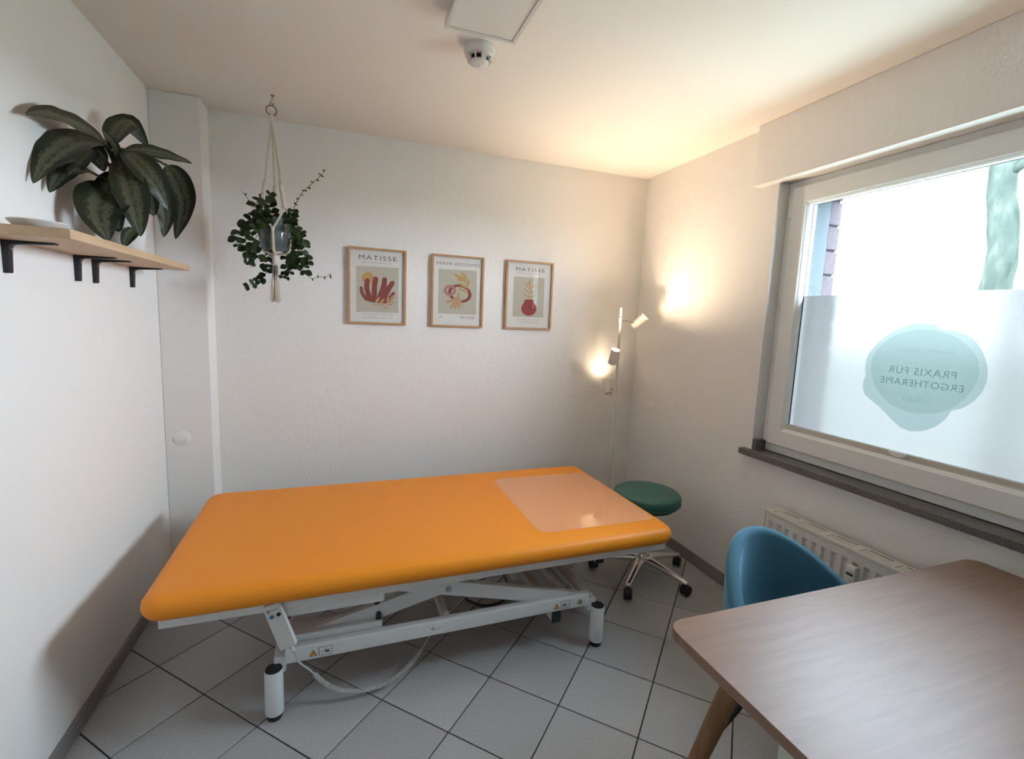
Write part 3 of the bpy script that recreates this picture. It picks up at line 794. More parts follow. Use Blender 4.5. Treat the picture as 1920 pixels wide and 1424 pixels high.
for y in (TYN+.12, TYF-.15): box(bm, (TX0+.15, y, TZ-.055), (TX1-.15, y+.03, TZ-.024), .002)
obj('apron', bm, M['tableleg'], tb)
for sx in (-1, 1):
    for sy in (-1, 1):
        cx = TX0 if sx < 0 else TX1; cy = TYN if sy < 0 else TYF
        top = Vector((cx - sx*.135, cy - sy*.125, TZ-.024)); ft = Vector((cx - sx*(.005 if sx < 0 else .045), cy + sy*.012, 0))
        bm = bm_new(); d = (ft-top); prof = [(0, 0), (.0235, 0), (.0245, .02), (.0235, .25*d.length), (.0125, d.length*.985)]
        x, y = frame_of(d); prev = None
        cyl(bm, top, top + d*.3, .0245, .0225, 20, True); cyl(bm, top + d*.3, ft, .0225, .0115, 20, True)
        obj('leg', bm, M['tableleg'], tb, auto=40)

# pale cabinet tucked below the desk
cb = thing('pedestal_cabinet', 'pale green cabinet side glimpsed under the desk', 'cabinet', (1.03, .42, 0))
bm = bm_new(); box(bm, (.868, .20, .03), (1.20, .655, .62), .003); obj('carcass', bm, M['palebox'], cb)
for k in range(3):
    bm = bm_new(); box(bm, (.874, .183, .045+k*.19), (1.194, .2, .225+k*.19), .002); dr = obj('drawer', bm, M['palebox'], cb)
    bm = bm_new(); box(bm, (.98, .170, .14+k*.19), (1.09, .183, .15+k*.19), .002); obj('handle', bm, M['bolt'], dr)
bm = bm_new(); box(bm, (.885, .21, 0), (1.185, .64, .03)); obj('plinth', bm, M['black_plastic'], cb)

# ------------------------------------------------------------------ velvet shell chair
CX, CY = 1.312, .905
ch = thing('shell_chair', 'blue velvet shell chair pushed in on the far side of the desk', 'chair', (CX, CY, 0))
b = bm_new(); NU, NV = 28, 10; grid = []
for i in range(NU+1):
    th = math.radians(-118 + 236*i/NU)        # 0 = straight back (+y)
    c = math.cos(th/2)
    top = .470 + .335*max(0, math.cos(th*.72))**1.35
    col = []
    for j in range(NV+1):
        v = j/NV
        z = .425 + (top-.425)*v
        fl = 1 - .22*(1-min(1, v*1.5))**2
        lean = .055*((z-.43)/.37)*max(0, math.cos(th))
        pinch = 1 - .10*max(0, (z-.60)/.2)
        x = CX + .222*fl*math.sin(th)*pinch
        y = CY + .195*fl*math.cos(th) + lean - (.05 if abs(th) > 1.7 else 0)*(1-v)*0
        col.append(b.verts.new((x, y, z)))
    grid.append(col)
for i in range(NU):
    for j in range(NV): b.faces.new((grid[i][j], grid[i+1][j], grid[i+1][j+1], grid[i][j+1]))
sh = obj('backrest_shell', b, M['velvet'], ch, smooth=True)
m = sh.modifiers.new('thickness', 'SOLIDIFY'); m.thickness = .042; m.offset = 1
sub(sh, 2)
b = bm_new(); lathe(b, [(0, .40), (.17, .40), (.205, .415), (.215, .44), (.205, .465), (.16, .476), (0, .48)], (CX, CY-.03, 0), n=40)
obj('seat', b, M['velvet'], ch, auto=60)
bm = bm_new(); box(bm, (CX-.14, CY-.17, .375), (CX+.14, CY+.11, .40), .006); obj('seat_base', bm, M['black_iron'], ch)
for sx in (-1, 1):
    for sy in (-1, 1):
        bm = bm_new(); cyl(bm, (CX+sx*.12, CY-.03+sy*.12, .38), (CX+sx*.237, CY-.01+sy*.225, 0), .013, .008, 14)
        obj('leg', bm, M['black_iron'], ch, auto=40)

# ------------------------------------------------------------------ floor lamp
LX, LY = 1.762, 2.80
fl = thing('floor_lamp', 'slim cream floor lamp with three lit spot heads in the corner', 'floor lamp', (LX, LY, 0))
bm = bm_new(); lathe(bm, [(0, 0), (.115, 0), (.12, .004), (.12, .018), (.115, .022), (.015, .024), (0, .024)], (LX, LY, 0), n=40); obj('base', bm, M['cream'], fl, auto=40)
bm = bm_new(); cyl(bm, (LX, LY, .02), (LX, LY, 1.565), .0085, .0085, 16); obj('pole', bm, M['cream'], fl, auto=40)
def head(cen, ax, arm_z, W, core, cone, wide):
    ax = Vector(ax).normalized(); cen = Vector(cen); h = .052; r = .029
    bm = bm_new(); lathe(bm, [(0, -h), (r-.003, -h), (r, -h+.003), (r, h), (r-.0025, h), (r-.0025, -h*.1), (0, -h*.1)], cen, ax, n=32)
    hd = obj('spot_head', bm, M['cream'], fl, auto=35)
    bm = bm_new(); lathe(bm, [(0, h*.62), (.019, h*.60), (.0245, h*.5), (.0245, h*.1), (0, h*.1)], cen, ax, n=24)
    obj('bulb', bm, M['bulb'], hd, auto=50)
    side = cen - ax*.01
    a = Vector((LX, LY, arm_z)); d = (side-a)
    bm = bm_new(); cyl(bm, a, side - d.normalized()*r*.9, .0045, n=10); bm2 = bm
    cyl(bm, side - d.normalized()*(r+.014), side - d.normalized()*(r-.004), .0075, n=12)
    obj('arm', bm, M['chrome'], hd, auto=40)
    bm = bm_new(); cyl(bm, (LX, LY, arm_z-.012), (LX, LY, arm_z+.012), .0115, n=16); obj('collar', bm, M['cream'], hd, auto=40)
    for nm, pw, size, bl in (('beam', W*core, 30, 1.0), ('spill', W*wide, cone, 1.0)):
        ld = bpy.data.lights.new('spot_'+nm, 'SPOT'); ld.energy = pw; ld.color = (1, .80, .56); ld.spot_size = math.radians(size); ld.spot_blend = bl; ld.shadow_soft_size = .02
        lo_ = bpy.data.objects.new('spot_'+nm, ld); lo_.location = cen + ax*(h*.75); lo_.rotation_euler = ax.to_track_quat('-Z', 'Y').to_euler()
        link(lo_, hd)
head((1.885, 2.765, 1.478), (.52, -.46, .70), 1.487, LAMP_W, .075, 120, .02)
head((1.690, 2.735, 1.243), (-.04, -.40, .90), 1.244, LAMP_W, .03, 132, 1.55)
head((1.757, 2.900, 1.020), (.02, .48, .85), 1.010, LAMP_W, .05, 120, .06)
bm = bm_new(); tube(bm, smooth_path([(1.757, 2.91, .975), (LX+.01, LY+.03, .93), (LX+.012, LY+.012, .84), (LX+.022, 2.83, .70), (LX+.05, 2.86, .56), (LX+.10, 2.90, .42), (LX+.15, 2.95, .2), (LX+.05, 2.97, .01)], 8), .0022, 6)
obj('cord', bm, M['cream'], fl, smooth=True)

# ------------------------------------------------------------------ radiator
RX, RY0, RY1, RZ0, RZ1 = 1.938, .50, 1.672, .09, .595
rd_ = thing('radiator', 'cream panel radiator below the window sill', 'radiator', (2.0, 1.1, 0))
bm = bm_new()
prof = [(RX, RZ0), (RX, RZ1-.012)]
def rad_panel(x, depth, sgn):
    b = bm_new(); ys = []; p = .045; y = RY1-.03
    ys.append((RY1, 0)); ys.append((RY1-.022, 0))
    yy = RY1-.022
    while yy - p > RY0+.02:
        ys += [(yy-.006, depth), (yy-.018, depth), (yy-.024, 0), (yy-p, 0)]; yy -= p
    ys.append((RY0, 0))
    zs = ((RZ0, 0), (RZ0+.035, 0), (RZ0+.05, 1), (RZ1-.06, 1), (RZ1-.045, 0), (RZ1-.012, 0), (RZ1-.006, 0))
    g = [[b.verts.new((x + sgn*d*k + (.006 if i == 6 else 0)*sgn, y, z)) for i, (z, k) in enumerate(zs)] for y, d in ys]
    for A, B in zip(g[:-1], g[1:]):
        for i in range(len(zs)-1): b.faces.new((A[i], A[i+1], B[i+1], B[i]))
    return b
o = obj('front_panel', rad_panel(RX, .014, 1), M['rad'], rd_, auto=25)
o = obj('rear_panel', rad_panel(RX+.075, .014, -1), M['rad'], rd_, auto=25)
bm = bm_new(); box(bm, (RX-.003, RY1-.003, RZ0+.02), (RX+.078, RY1+.002, RZ1-.002), .002); obj('side_cover', bm, M['rad'], rd_)
# top grille: frame strips with groups of slots
gr = bm_new(); gx0, gx1 = RX-.004, RX+.080
box(gr, (gx0, RY0, RZ1-.008), (gx0+.014, RY1+.003, RZ1+.004), .002); box(gr, (gx1-.012, RY0, RZ1-.008), (gx1, RY1+.003, RZ1+.004), .002)
y = RY1+.003
first = True
while y > RY0+.02:
    box(gr, (gx0+.012, y-.042, RZ1-.006), (gx1-.010, y, RZ1+.002), .001)      # bridge
    for k in range(7):
        xx = gx0+.0165+k*.0075
        box(gr, (xx, y-.135, RZ1-.006), (xx+.0048, y-.042, RZ1+.0015), .0005, 1)
    y -= .135
grille = obj('top_grille', gr, M['rad'], rd_)
y = RY1-.002
while y > RY0+.05:
    bm = bm_new()
    for k in range(5): box(bm, (gx0+.020+k*.0095, y-.032, RZ1+.0015), (gx0+.0245+k*.0095, y-.026, RZ1+.0024))
    box(bm, (gx1-.0195, y-.128, RZ1+.0010), (gx1-.0150, y-.042, RZ1+.0022))
    obj('slot_shade_row', bm, M['lcd_and_gap_shade'], grille)  # dark boxes on top of the grille paint the shade of holes and rear gap
    y -= .135
bm = bm_new(); box(bm, (RX+.01, RY0, RZ1-.02), (RX+.066, RY1-.005, RZ1-.012)); obj('hollow_shade_slab', bm, M['lcd_and_gap_shade'], rd_)  # solid dark slab below the slats, painted shade for the radiator's hollow
for yy in (RY0+.15, RY1-.15):
    bm = bm_new(); box(bm, (RX+.07, yy, RZ0+.05), (XR-.001, yy+.03, RZ1-.05)); obj('wall_bracket', bm, M['rad'], rd_)
my, mz = 1.232, .493
bm = bm_new(); box(bm, (RX-.028, my-.019, mz-.05), (RX+.003, my+.019, mz+.045), .004); mt = obj('heat_meter', bm, M['rad'], rd_, auto=40)
bm = bm_new(); box(bm, (RX-.0287, my-.014, mz+.006), (RX-.0279, my+.014, mz+.018)); obj('display', bm, M['lcd_and_gap_shade'], mt)
bm = bm_new()
box(bm, (RX-.0286, my-.013, mz+.027), (RX-.0279, my+.012, mz+.0285)); box(bm, (RX-.0286, my-.012, mz-.008), (RX-.0279, my+.010, mz-.0065)); box(bm, (RX-.0286, my-.01, mz-.016), (RX-.0279, my-.004, mz-.012))
obj('print_line', bm, M['print_ink2'], mt)

# ------------------------------------------------------------------ ceiling: light panel, detector
lp = thing('ceiling_panel_light', 'flat white rectangular ceiling light panel, switched off', 'ceiling light', (.466, 1.15, ZC))
PX0, PX1, PY0, PY1, PZ = .336, .592, .56, 1.757, 2.438
bm = bm_new()
for (x0, x1, y0, y1) in ((PX0, PX1, PY1-.016, PY1), (PX0, PX1, PY0, PY0+.016), (PX0, PX0+.016, PY0+.014, PY1-.014), (PX1-.016, PX1, PY0+.014, PY1-.014)): box(bm, (x0, y0, PZ), (x1, y1, PZ+.026), .002)
obj('frame', bm, M['panelframe'], lp)
bm = bm_new(); box(bm, (PX0+.012, PY0+.012, PZ+.0035), (PX1-.012, PY1-.012, PZ+.02)); obj('diffuser', bm, M['diffuser'], lp)
bm = bm_new(); box(bm, (PX0+.03, PY0+.03, PZ+.02), (PX1-.03, PY1-.03, ZC), .002); obj('mount', bm, M['panelframe'], lp)
DX, DY = .500, 1.905
sd = thing('smoke_detector', 'round white smoke detector on the ceiling beside the light panel', 'smoke detector', (DX, DY, ZC))
bm = bm_new(); lathe(bm, [(0, 0), (.060, 0), (.060, .010), (.057, .013), (.056, .014), (.057, .015), (.054, .030), (.048, .034), (.044, .034), (0, .034)], (DX, DY, ZC), (0, 0, -1), n=44); obj('base', bm, M['detector'], sd, auto=35)
bm = bm_new(); lathe(bm, [(0, .033), (.034, .033), (.034, .050), (0, .050)], (DX, DY, ZC), (0, 0, -1), n=30); obj('sensor_chamber', bm, M['black_plastic'], sd, auto=35)
bm = bm_new(); lathe(bm, [(0, .050), (.037, .050), (.036, .056), (.028, .0605), (.006, .0625), (.005, .064), (0, .064)], (DX, DY, ZC), (0, 0, -1), n=36); obj('cap', bm, M['detector'], sd, auto=35)
for k in range(8):
    a = 2*PI*k/8 + .2; d = Vector((math.cos(a), math.sin(a), 0)); n_ = Vector((-d.y, d.x, 0)); c = Vector((DX, DY, ZC))
    wide = .009 if k % 2 == 0 else .0018
    bm = bm_new(); A = []
    for (r, z, w) in ((.050, -.033, wide*1.2), (.044, -.050, wide), (.037, -.055, wide), (.034, -.050, wide), (.036, -.033, wide)): A.append((c + d*r + n_*w + Vector((0, 0, z)), c + d*r - n_*w + Vector((0, 0, z))))
    L = [bm.verts.new(p[0]) for p in A]; Rr = [bm.verts.new(p[1]) for p in A]
    for i in range(5): bm.faces.new((L[i], L[(i+1) % 5], Rr[(i+1) % 5], Rr[i]))
    bm.faces.new(L); bm.faces.new(Rr[::-1]); obj('rib', bm, M['detector'], sd)

# ------------------------------------------------------------------ blank wall cover on the pier
bm = bm_new(); lathe(bm, [(0, 0), (.038, 0), (.0395, .001), (.0395, .003), (.037, .0042), (0, .0045)], (-.785, 2.873, .778), (0, -1, 0), n=44)
cv = obj('blanking_cover', bm, M['wall_left'], None, auto=30); tag(cv, 'round white blanking cover on the corner pier', 'wall cover')

# ------------------------------------------------------------------ wall shelf
SZ = 1.6225
sf = thing('wall_shelf', 'light pine wall shelf on four black brackets', 'shelf', (XL, 2.08, SZ))
bm = bm_new(); box(bm, (XL, 1.562, SZ), (-.648, 2.60, SZ+.025), .0012, 1); obj('board', bm, M['shelfwood'], sf)
for y in (1.718, 2.092, 2.220, 2.555):
    bm = bm_new(); w = .010; L, H = .115, .088
    poly = [(XL+.0001, SZ), (XL+L, SZ), (XL+L+.003, SZ-.002), (XL+L, SZ-.0045), (XL+.026, SZ-.0105), (XL+.019, SZ-.0135), (XL+.0155, SZ-.021), (XL+.0125, SZ-H+.003), (XL+.010, SZ-H), (XL+.0001, SZ-H)]
    prism(bm, [(p[0], p[1]) for p in poly], 1, y-w, y+w)
    br = obj('bracket', bm, M['black_iron'], sf)
    bm = bm_new(); cyl(bm, (XL+.018, y, SZ-.023), (XL+.0135, y, SZ-.024), .003, n=10); obj('screw', bm, M['bolt'], br)
bm = bm_new(); lathe(bm, [(0, 0), (.030, 0), (.050, .010), (.060, .021), (.0595, .0235), (.050, .017), (.03, .009), (0, .007)], (-.757, 1.66, SZ+.025), n=44)
ds = obj('dish', bm, M['pot_white'], None, auto=50); ds.name = 'shallow_dish'; tag(ds, 'small flat white dish on the near end of the pine shelf', 'dish')
# potted aglaonema
PXc, PYc = -.740, 2.165
ap = thing('potted_aglaonema', 'leafy potted plant with silver-marked dark leaves on the pine shelf', 'potted plant', (PXc, PYc, SZ+.025))
Z0 = SZ+.025
bm = bm_new(); lathe(bm, [(0, 0), (.050, 0), (.055, .004), (.067, .112), (.067, .118), (.062, .118), (.058, .10), (0, .10)], (PXc, PYc, Z0), n=40); obj('pot', bm, M['pot_white'], ap, auto=50)
bm = bm_new(); lathe(bm, [(0, .102), (.03, .106), (.058, .101)], (PXc, PYc, Z0), n=24); obj('soil', bm, M['soil'], ap, smooth=True)
for (a, r, h) in ((0, 0, .25), (2, .012, .22), (4, .012, .20)):
    bm = bm_new(); tube(bm, smooth_path([(PXc+r*math.cos(a), PYc+r*math.sin(a), Z0+.1), (PXc+r*1.5*math.cos(a), PYc+r*1.5*math.sin(a), Z0+h*.7), (PXc+.008+r*math.cos(a), PYc+r*math.sin(a), Z0+h+.08)], 5), .011, 8, .006); obj('stalk', bm, M['stem'], ap, smooth=True)
def blade(spine, width, nrm, name, mat, parent, fold=.25, nv=16):
    b = bm_new(); uvl = b.loops.layers.uv.new('UVMap'); P = smooth_path(spine, 8); nrm = Vector(nrm).normalized()
    ns = len(P)-1; rows = []; NU = 6
    for i, p in enumerate(P):
        t = i/ns; d = (P[min(i+1, ns)]-P[max(i-1, 0)]).normalized()
        side = d.cross(nrm); side = side.normalized() if side.length > 1e-4 else Vector((1, 0, 0))
        nn = side.cross(d).normalized()
        w = width/2*(math.sin(PI*min(1, t**.78*.99+.008))**.85)*(1.06-.10*t)
        rows.append([(b.verts.new(p + side*w*u + nn*(abs(u)**1.3)*w*fold + nn*.0015*math.sin(9*t*3+u*4)*(abs(u))), (u*.5+.5, t)) for u in [-1+2*k/NU for k in range(NU+1)]])
    for A, B in zip(rows[:-1], rows[1:]):
        for k in range(NU):
            q = (A[k], A[k+1], B[k+1], B[k]); f_ = b.faces.new([x[0] for x in q])
            for lp_, x in zip(f_.loops, q): lp_[uvl].uv = x[1]
    o = obj(name, b, mat, parent, smooth=True)
    return o
AGLA=[
 ([(-0.764, 2.16, 1.995), (-0.771, 2.06, 2.016), (-0.792, 1.96, 2.015), (-0.81, 1.87, 2.005), (-0.822, 1.79, 1.974)], 0.075, (0.45, -0.75, 0.5)),
 ([(-0.783, 2.16, 2.023), (-0.807, 2.04, 1.987), (-0.82, 1.95, 1.929), (-0.831, 1.89, 1.873), (-0.842, 1.84, 1.801)], 0.084, (0.3, -0.8, 0.5)),
 ([(-0.811, 2.16, 2.009), (-0.815, 2.02, 1.912), (-0.83, 1.95, 1.843), (-0.841, 1.92, 1.793)], 0.055, (0.3, -0.9, 0.2)),
 ([(-0.832, 2.1, 1.985), (-0.825, 2.16, 1.996), (-0.817, 2.2, 1.977), (-0.809, 2.22, 1.936)], 0.063, (0.2, -0.9, 0.2)),
 ([(-0.763, 2.16, 1.883), (-0.774, 2.07, 1.886), (-0.788, 1.99, 1.883), (-0.803, 1.94, 1.851)], 0.059, (0.2, -0.7, 0.6)),
 ([(-0.764, 2.16, 1.872), (-0.753, 2.05, 1.812), (-0.749, 2.0, 1.747), (-0.722, 1.98, 1.666)], 0.118, (0.3, -0.9, 0.2)),
 ([(-0.739, 2.17, 1.975), (-0.693, 2.09, 1.875), (-0.666, 2.05, 1.786), (-0.652, 2.04, 1.696)], 0.088, (0.3, -0.9, 0.2)),
 ([(-0.724, 2.17, 2.004), (-0.666, 2.13, 1.952), (-0.622, 2.13, 1.888), (-0.598, 2.15, 1.81)], 0.079, (0.3, -0.8, 0.4)),
 ([(-0.691, 2.25, 1.936), (-0.654, 2.25, 1.878), (-0.637, 2.26, 1.812), (-0.648, 2.26, 1.725)], 0.065, (0.3, -0.9, 0.2)),
 ([(-0.735, 2.19, 2.008), (-0.677, 2.22, 2.025), (-0.617, 2.27, 2.032), (-0.558, 2.33, 2.031)], 0.048, (0.3, -0.85, 0.45)),
 ([(-0.645, 2.33, 2.012), (-0.619, 2.36, 1.961), (-0.601, 2.37, 1.867), (-0.636, 2.36, 1.732)], 0.087, (-0.1, -0.9, 0.2)),
 ([(-0.769, 2.2, 2.033), (-0.764, 2.24, 2.095), (-0.744, 2.29, 2.135), (-0.704, 2.33, 2.072)], 0.074, (0.0, -0.9, 0.3)),
 ([(-0.749, 2.17, 1.962), (-0.76, 2.17, 2.02), (-0.782, 2.16, 2.06)], 0.031, (0.3, -0.9, 0.2)),
 ([(-0.686, 2.1, 1.728), (-0.698, 2.07, 1.696), (-0.707, 2.05, 1.655)], 0.036, (0.3, -0.9, 0.2)),
 ([(-0.752, 2.16, 1.927), (-0.757, 2.1, 1.838), (-0.741, 2.08, 1.762), (-0.725, 2.08, 1.711)], 0.076, (0.3, -0.9, 0.2)),
 ([(-0.753, 2.22, 1.954), (-0.717, 2.22, 1.903), (-0.681, 2.22, 1.851), (-0.663, 2.22, 1.796)], 0.082, (0.3, -0.9, 0.2))]
for sp, w, nr in AGLA:
    for p in sp: assert p[0] > XL+.01
    lf = blade(sp, w*1.2, nr, 'leaf', M['agla'], ap)
    s0 = Vector(sp[0]); bm = bm_new()
    tube(bm, smooth_path([(PXc+.005, PYc, min(s0.z-.03, Z0+.22)), ((PXc+s0.x)/2, (PYc+s0.y)/2, s0.z-.004), s0 + (Vector(sp[1])-s0)*.05], 5), .006, 6, .004); obj('petiole', bm, M['stem'], lf, smooth=True)
bm = bm_new(); tube(bm, smooth_path([(PXc+.02, PYc+.02, 1.93), (-.70, 2.27, 2.0), (-.675, 2.30, 2.017), (-.645, 2.33, 2.012)], 6), .0045, 6); obj('petiole', bm, M['stem'], ap, smooth=True)

# ------------------------------------------------------------------ hanging planter
HX, HY = -.307, 2.70
hk = thing('ceiling_hook', 'small metal hook in the ceiling above the hanging plant', 'hook', (-.303, HY, ZC))
bm = bm_new(); lathe(bm, [(0, 0), (.009, 0), (.008, .004), (0, .005)], (-.303, HY, ZC), (0, 0, -1), n=16); obj('hook_plate', bm, M['ringwood'], hk, auto=40)
bm = bm_new(); tube(bm, smooth_path([(-.303, HY, ZC-.002), (-.306, HY, ZC-.02), (-.309, HY, ZC-.032), (-.315, HY, ZC-.040), (-.309, HY, ZC-.048), (-.301, HY, ZC-.040), (-.300, HY, ZC-.034)], 6), .0024, 8); obj('hook_wire', bm, M['ringwood'], hk, smooth=True)
mh = thing('macrame_hanger', 'cream macrame plant hanger with twisted cords and long tassel', 'plant hanger', (HX, HY, 1.50))
RZ = 2.410
bm = bm_new(); tube(bm, [(-.310+.0225*math.cos(2*PI*i/40), HY+.004*math.cos(2*PI*i/40), RZ+.0225*math.sin(2*PI*i/40)) for i in range(41)], .0032, 8); obj('ring', bm, M['ringwood'], mh, smooth=True)
def cords(path, k, spread, r, name, twist=0.0, parent=None):
    """k strands following a path"""
    P = smooth_path(path, 10); b = bm_new(); Ls = len(P)-1
    for q in range(k):
        pts = []
        for i, p in enumerate(P):
            d = (P[min(i+1, Ls)]-P[max(i-1, 0)]).normalized(); x, y = frame_of(d, (0, 1, 0) if abs(d.y) < .9 else (1, 0, 0))
            a = 2*PI*q/k + twist*i/Ls*2*PI
            pts.append(p + spread*(math.cos(a)*x + math.sin(a)*y))
        tube(b, pts, r, 6)
    return obj(name, b, M['cotton'], parent or mh, smooth=True)
cords([(-.310, HY, RZ-.018), (-.309, HY, RZ-.045), (-.308, HY, RZ-.075)], 6, .0055, .0042, 'top_wrap', .6)
bm = bm_new(); lathe(bm, [(0, 0), (.010, .002), (.0115, .02), (.0095, .045), (0, .046)], (-.309, HY, RZ-.07), n=16); obj('wrap_knot', bm, M['cotton'], mh, smooth=True)
PR, PT, PB = .077, 1.905, 1.752          # pot radius, top, bottom
arms = (math.radians(222), math.radians(318), math.radians(90))
for a in arms:
    d = Vector((math.cos(a), math.sin(a), 0)); c = Vector((HX, HY, 0))
    k1 = c + d*.046 + Vector((0, 0, 2.070)); k2 = c + d*.066 + Vector((0, 0, 1.955))
    cords([(-.309, HY, RZ-.06), (c.x-.001+d.x*.02, HY+d.y*.02, 2.25), k1], 3, .0034, .0028, 'cord', 4)
    cords([k1, k1.lerp(k2, .5), k2], 4, .0058, .0052, 'twisted_knot', 2.2)
    for s in (-1, 1):
        a2 = a + s*PI/3 if len(arms) == 3 else a
    # shares: to neighbouring joins
joins = (math.radians(270), math.radians(24), math.radians(156))
for ja, (a1, a2) in zip(joins, ((arms[0], arms[1]), (arms[1], arms[2]), (arms[2], arms[0]))):
    jd = Vector((math.cos(ja), math.sin(ja), 0)); J = Vector((HX, HY, 1.847)) + jd*(PR+.004)
    for a in (a1, a2):
        d = Vector((math.cos(a), math.sin(a), 0)); k2 = Vector((HX, HY, 1.955)) + d*.066
        mid = k2.lerp(J, .5); rad = Vector((mid.x-HX, mid.y-HY, 0)); rad = rad.normalized()*max(rad.length, PR+.004) if mid.z < PT+.01 else rad
        cords([k2, Vector((HX, HY, mid.z)) + rad, J], 2, .0026, .0026, 'cradle_cord')
    bm = bm_new(); lathe(bm, [(0, -.012), (.007, -.008), (.0085, 0), (.007, .008), (0, .012)], J, (0, 0, 1), n=12); obj('knot', bm, M['cotton'], mh, smooth=True)
    cords([J, Vector((HX, HY, 1.80)) + jd*(PR-.001), Vector((HX, HY, PB+.004)) + jd*.064, Vector((HX, HY, PB-.012)) + jd*.03, Vector((HX, HY, PB-.022)) + jd*.006], 4, .0044, .0026, 'cradle_cord')
bm = bm_new(); lathe(bm, [(0, .002), (.010, 0), (.0135, -.015), (.012, -.045), (.0125, -.055), (0, -.056)], (HX-.001, HY, 1.738), n=18); obj('gather_knot', bm, M['cotton'], mh, smooth=True)
bm = bm_new()
for k in range(46):
    a = random.uniform(0, 2*PI); r0 = .0115*math.sqrt(random.random()); r1 = r0*2.1+.0015
    zb = 1.503 + random.uniform(-.006, .01)
    tube(bm, [(HX-.001+r0*math.cos(a), HY+r0*math.sin(a), 1.69), (HX-.002+(r0+r1)/2*math.cos(a), HY+(r0+r1)/2*math.sin(a), 1.60), (HX-.004+r1*math.cos(a), HY+r1*math.sin(a), zb)], .0017, 5)
ts = obj('tassel', bm, M['cotton'], mh, smooth=True); ts['kind'] = 'stuff'
vp = thing('potted_trailing_plant', 'trailing plant with small dark round leaves in a glazed grey-teal hanging pot', 'potted plant', (HX, HY, PB))
bm = bm_new(); lathe(bm, [(0, 0), (.055, 0), (.062, .006), (.072, .05), (.0755, .10), (.0745, .148), (.0725, .153), (.069, .150), (.069, .13), (0, .13)], (HX, HY, PB), n=48); obj('pot', bm, M['glaze'], vp, auto=50)
bm = bm_new(); lathe(bm, [(0, .138), (.04, .137), (.069, .132)], (HX, HY, PB), n=24); obj('soil', bm, M['soil'], vp, smooth=True)
VINES=[
 [(-0.358, 2.68, 1.912), (-0.38, 2.66, 1.941), (-0.399, 2.65, 1.961), (-0.417, 2.65, 1.984), (-0.439, 2.66, 2.013)],
 [(-0.234, 2.68, 1.925), (-0.213, 2.66, 1.967), (-0.198, 2.66, 1.998), (-0.177, 2.67, 2.04), (-0.146, 2.68, 2.077), (-0.104, 2.69, 2.124), (-0.068, 2.7, 2.171)],
 [(-0.363, 2.66, 1.908), (-0.413, 2.62, 1.873), (-0.422, 2.61, 1.826), (-0.42, 2.61, 1.758), (-0.411, 2.61, 1.713), (-0.408, 2.62, 1.691), (-0.403, 2.62, 1.661)],
 [(-0.36, 2.64, 1.893), (-0.411, 2.6, 1.847), (-0.442, 2.58, 1.819), (-0.454, 2.58, 1.773), (-0.441, 2.58, 1.73)],
 [(-0.348, 2.6, 1.876), (-0.364, 2.58, 1.811), (-0.396, 2.58, 1.752), (-0.376, 2.6, 1.73), (-0.38, 2.62, 1.703), (-0.428, 2.64, 1.699)],
 [(-0.312, 2.78, 1.927), (-0.327, 2.78, 1.746), (-0.344, 2.75, 1.668), (-0.376, 2.73, 1.615), (-0.408, 2.72, 1.589), (-0.443, 2.72, 1.573)],
 [(-0.238, 2.64, 1.91), (-0.215, 2.62, 1.863), (-0.182, 2.62, 1.842), (-0.175, 2.62, 1.812), (-0.167, 2.63, 1.762)],
 [(-0.242, 2.68, 1.909), (-0.213, 2.68, 1.84), (-0.203, 2.68, 1.769), (-0.185, 2.68, 1.698), (-0.163, 2.68, 1.651), (-0.14, 2.68, 1.628), (-0.101, 2.68, 1.636), (-0.051, 2.68, 1.646)],
 [(-0.258, 2.74, 1.922), (-0.245, 2.78, 1.827), (-0.265, 2.78, 1.743), (-0.265, 2.76, 1.679), (-0.28, 2.75, 1.635), (-0.292, 2.75, 1.618)],
 [(-0.251, 2.7, 1.915), (-0.217, 2.72, 1.822), (-0.227, 2.74, 1.742), (-0.236, 2.74, 1.679), (-0.258, 2.74, 1.63)],
 [(-0.24, 2.66, 1.91), (-0.2, 2.66, 1.831), (-0.194, 2.66, 1.776), (-0.164, 2.66, 1.726), (-0.148, 2.67, 1.692)],
 [(-0.314, 2.74, 1.924), (-0.343, 2.79, 1.75), (-0.369, 2.78, 1.718), (-0.368, 2.77, 1.688)],
 [(-0.338, 2.64, 1.915), (-0.349, 2.62, 1.936), (-0.339, 2.66, 1.991), (-0.32, 2.68, 2.017)],
 [(-0.317, 2.7, 1.928), (-0.327, 2.7, 1.966), (-0.311, 2.72, 1.999)],
 [(-0.336, 2.62, 1.904), (-0.375, 2.63, 1.935), (-0.375, 2.66, 1.976), (-0.356, 2.68, 1.986)],
 [(-0.33, 2.6, 1.901), (-0.349, 2.58, 1.865), (-0.369, 2.57, 1.839), (-0.397, 2.57, 1.807)],
 [(-0.337, 2.6, 1.896), (-0.375, 2.6, 1.892), (-0.382, 2.59, 1.856), (-0.371, 2.58, 1.818)]]
def vleaf_mesh(l, w, seed):
    b = bm_new(); rows = []
    for i in range(7):
        t = i/6; ww = w/2*math.sin(PI*min(1, .04+t*.94))**.7; zz = -.12*l*t*t
        rows.append([b.verts.new((u*ww, t*l, zz + .22*abs(u)*ww)) for u in (-1, -.5, 0, .5, 1)])
    for A, B in zip(rows[:-1], rows[1:]):
        for k in range(4): b.faces.new((A[k], A[k+1], B[k+1], B[k]))
    return mesh_of('vine_leaf', b, M['vineleaf'], True)
VL = [vleaf_mesh(.042, .036, 0), vleaf_mesh(.035, .030, 1), vleaf_mesh(.014, .008, 2)]
rng = random.Random(11)
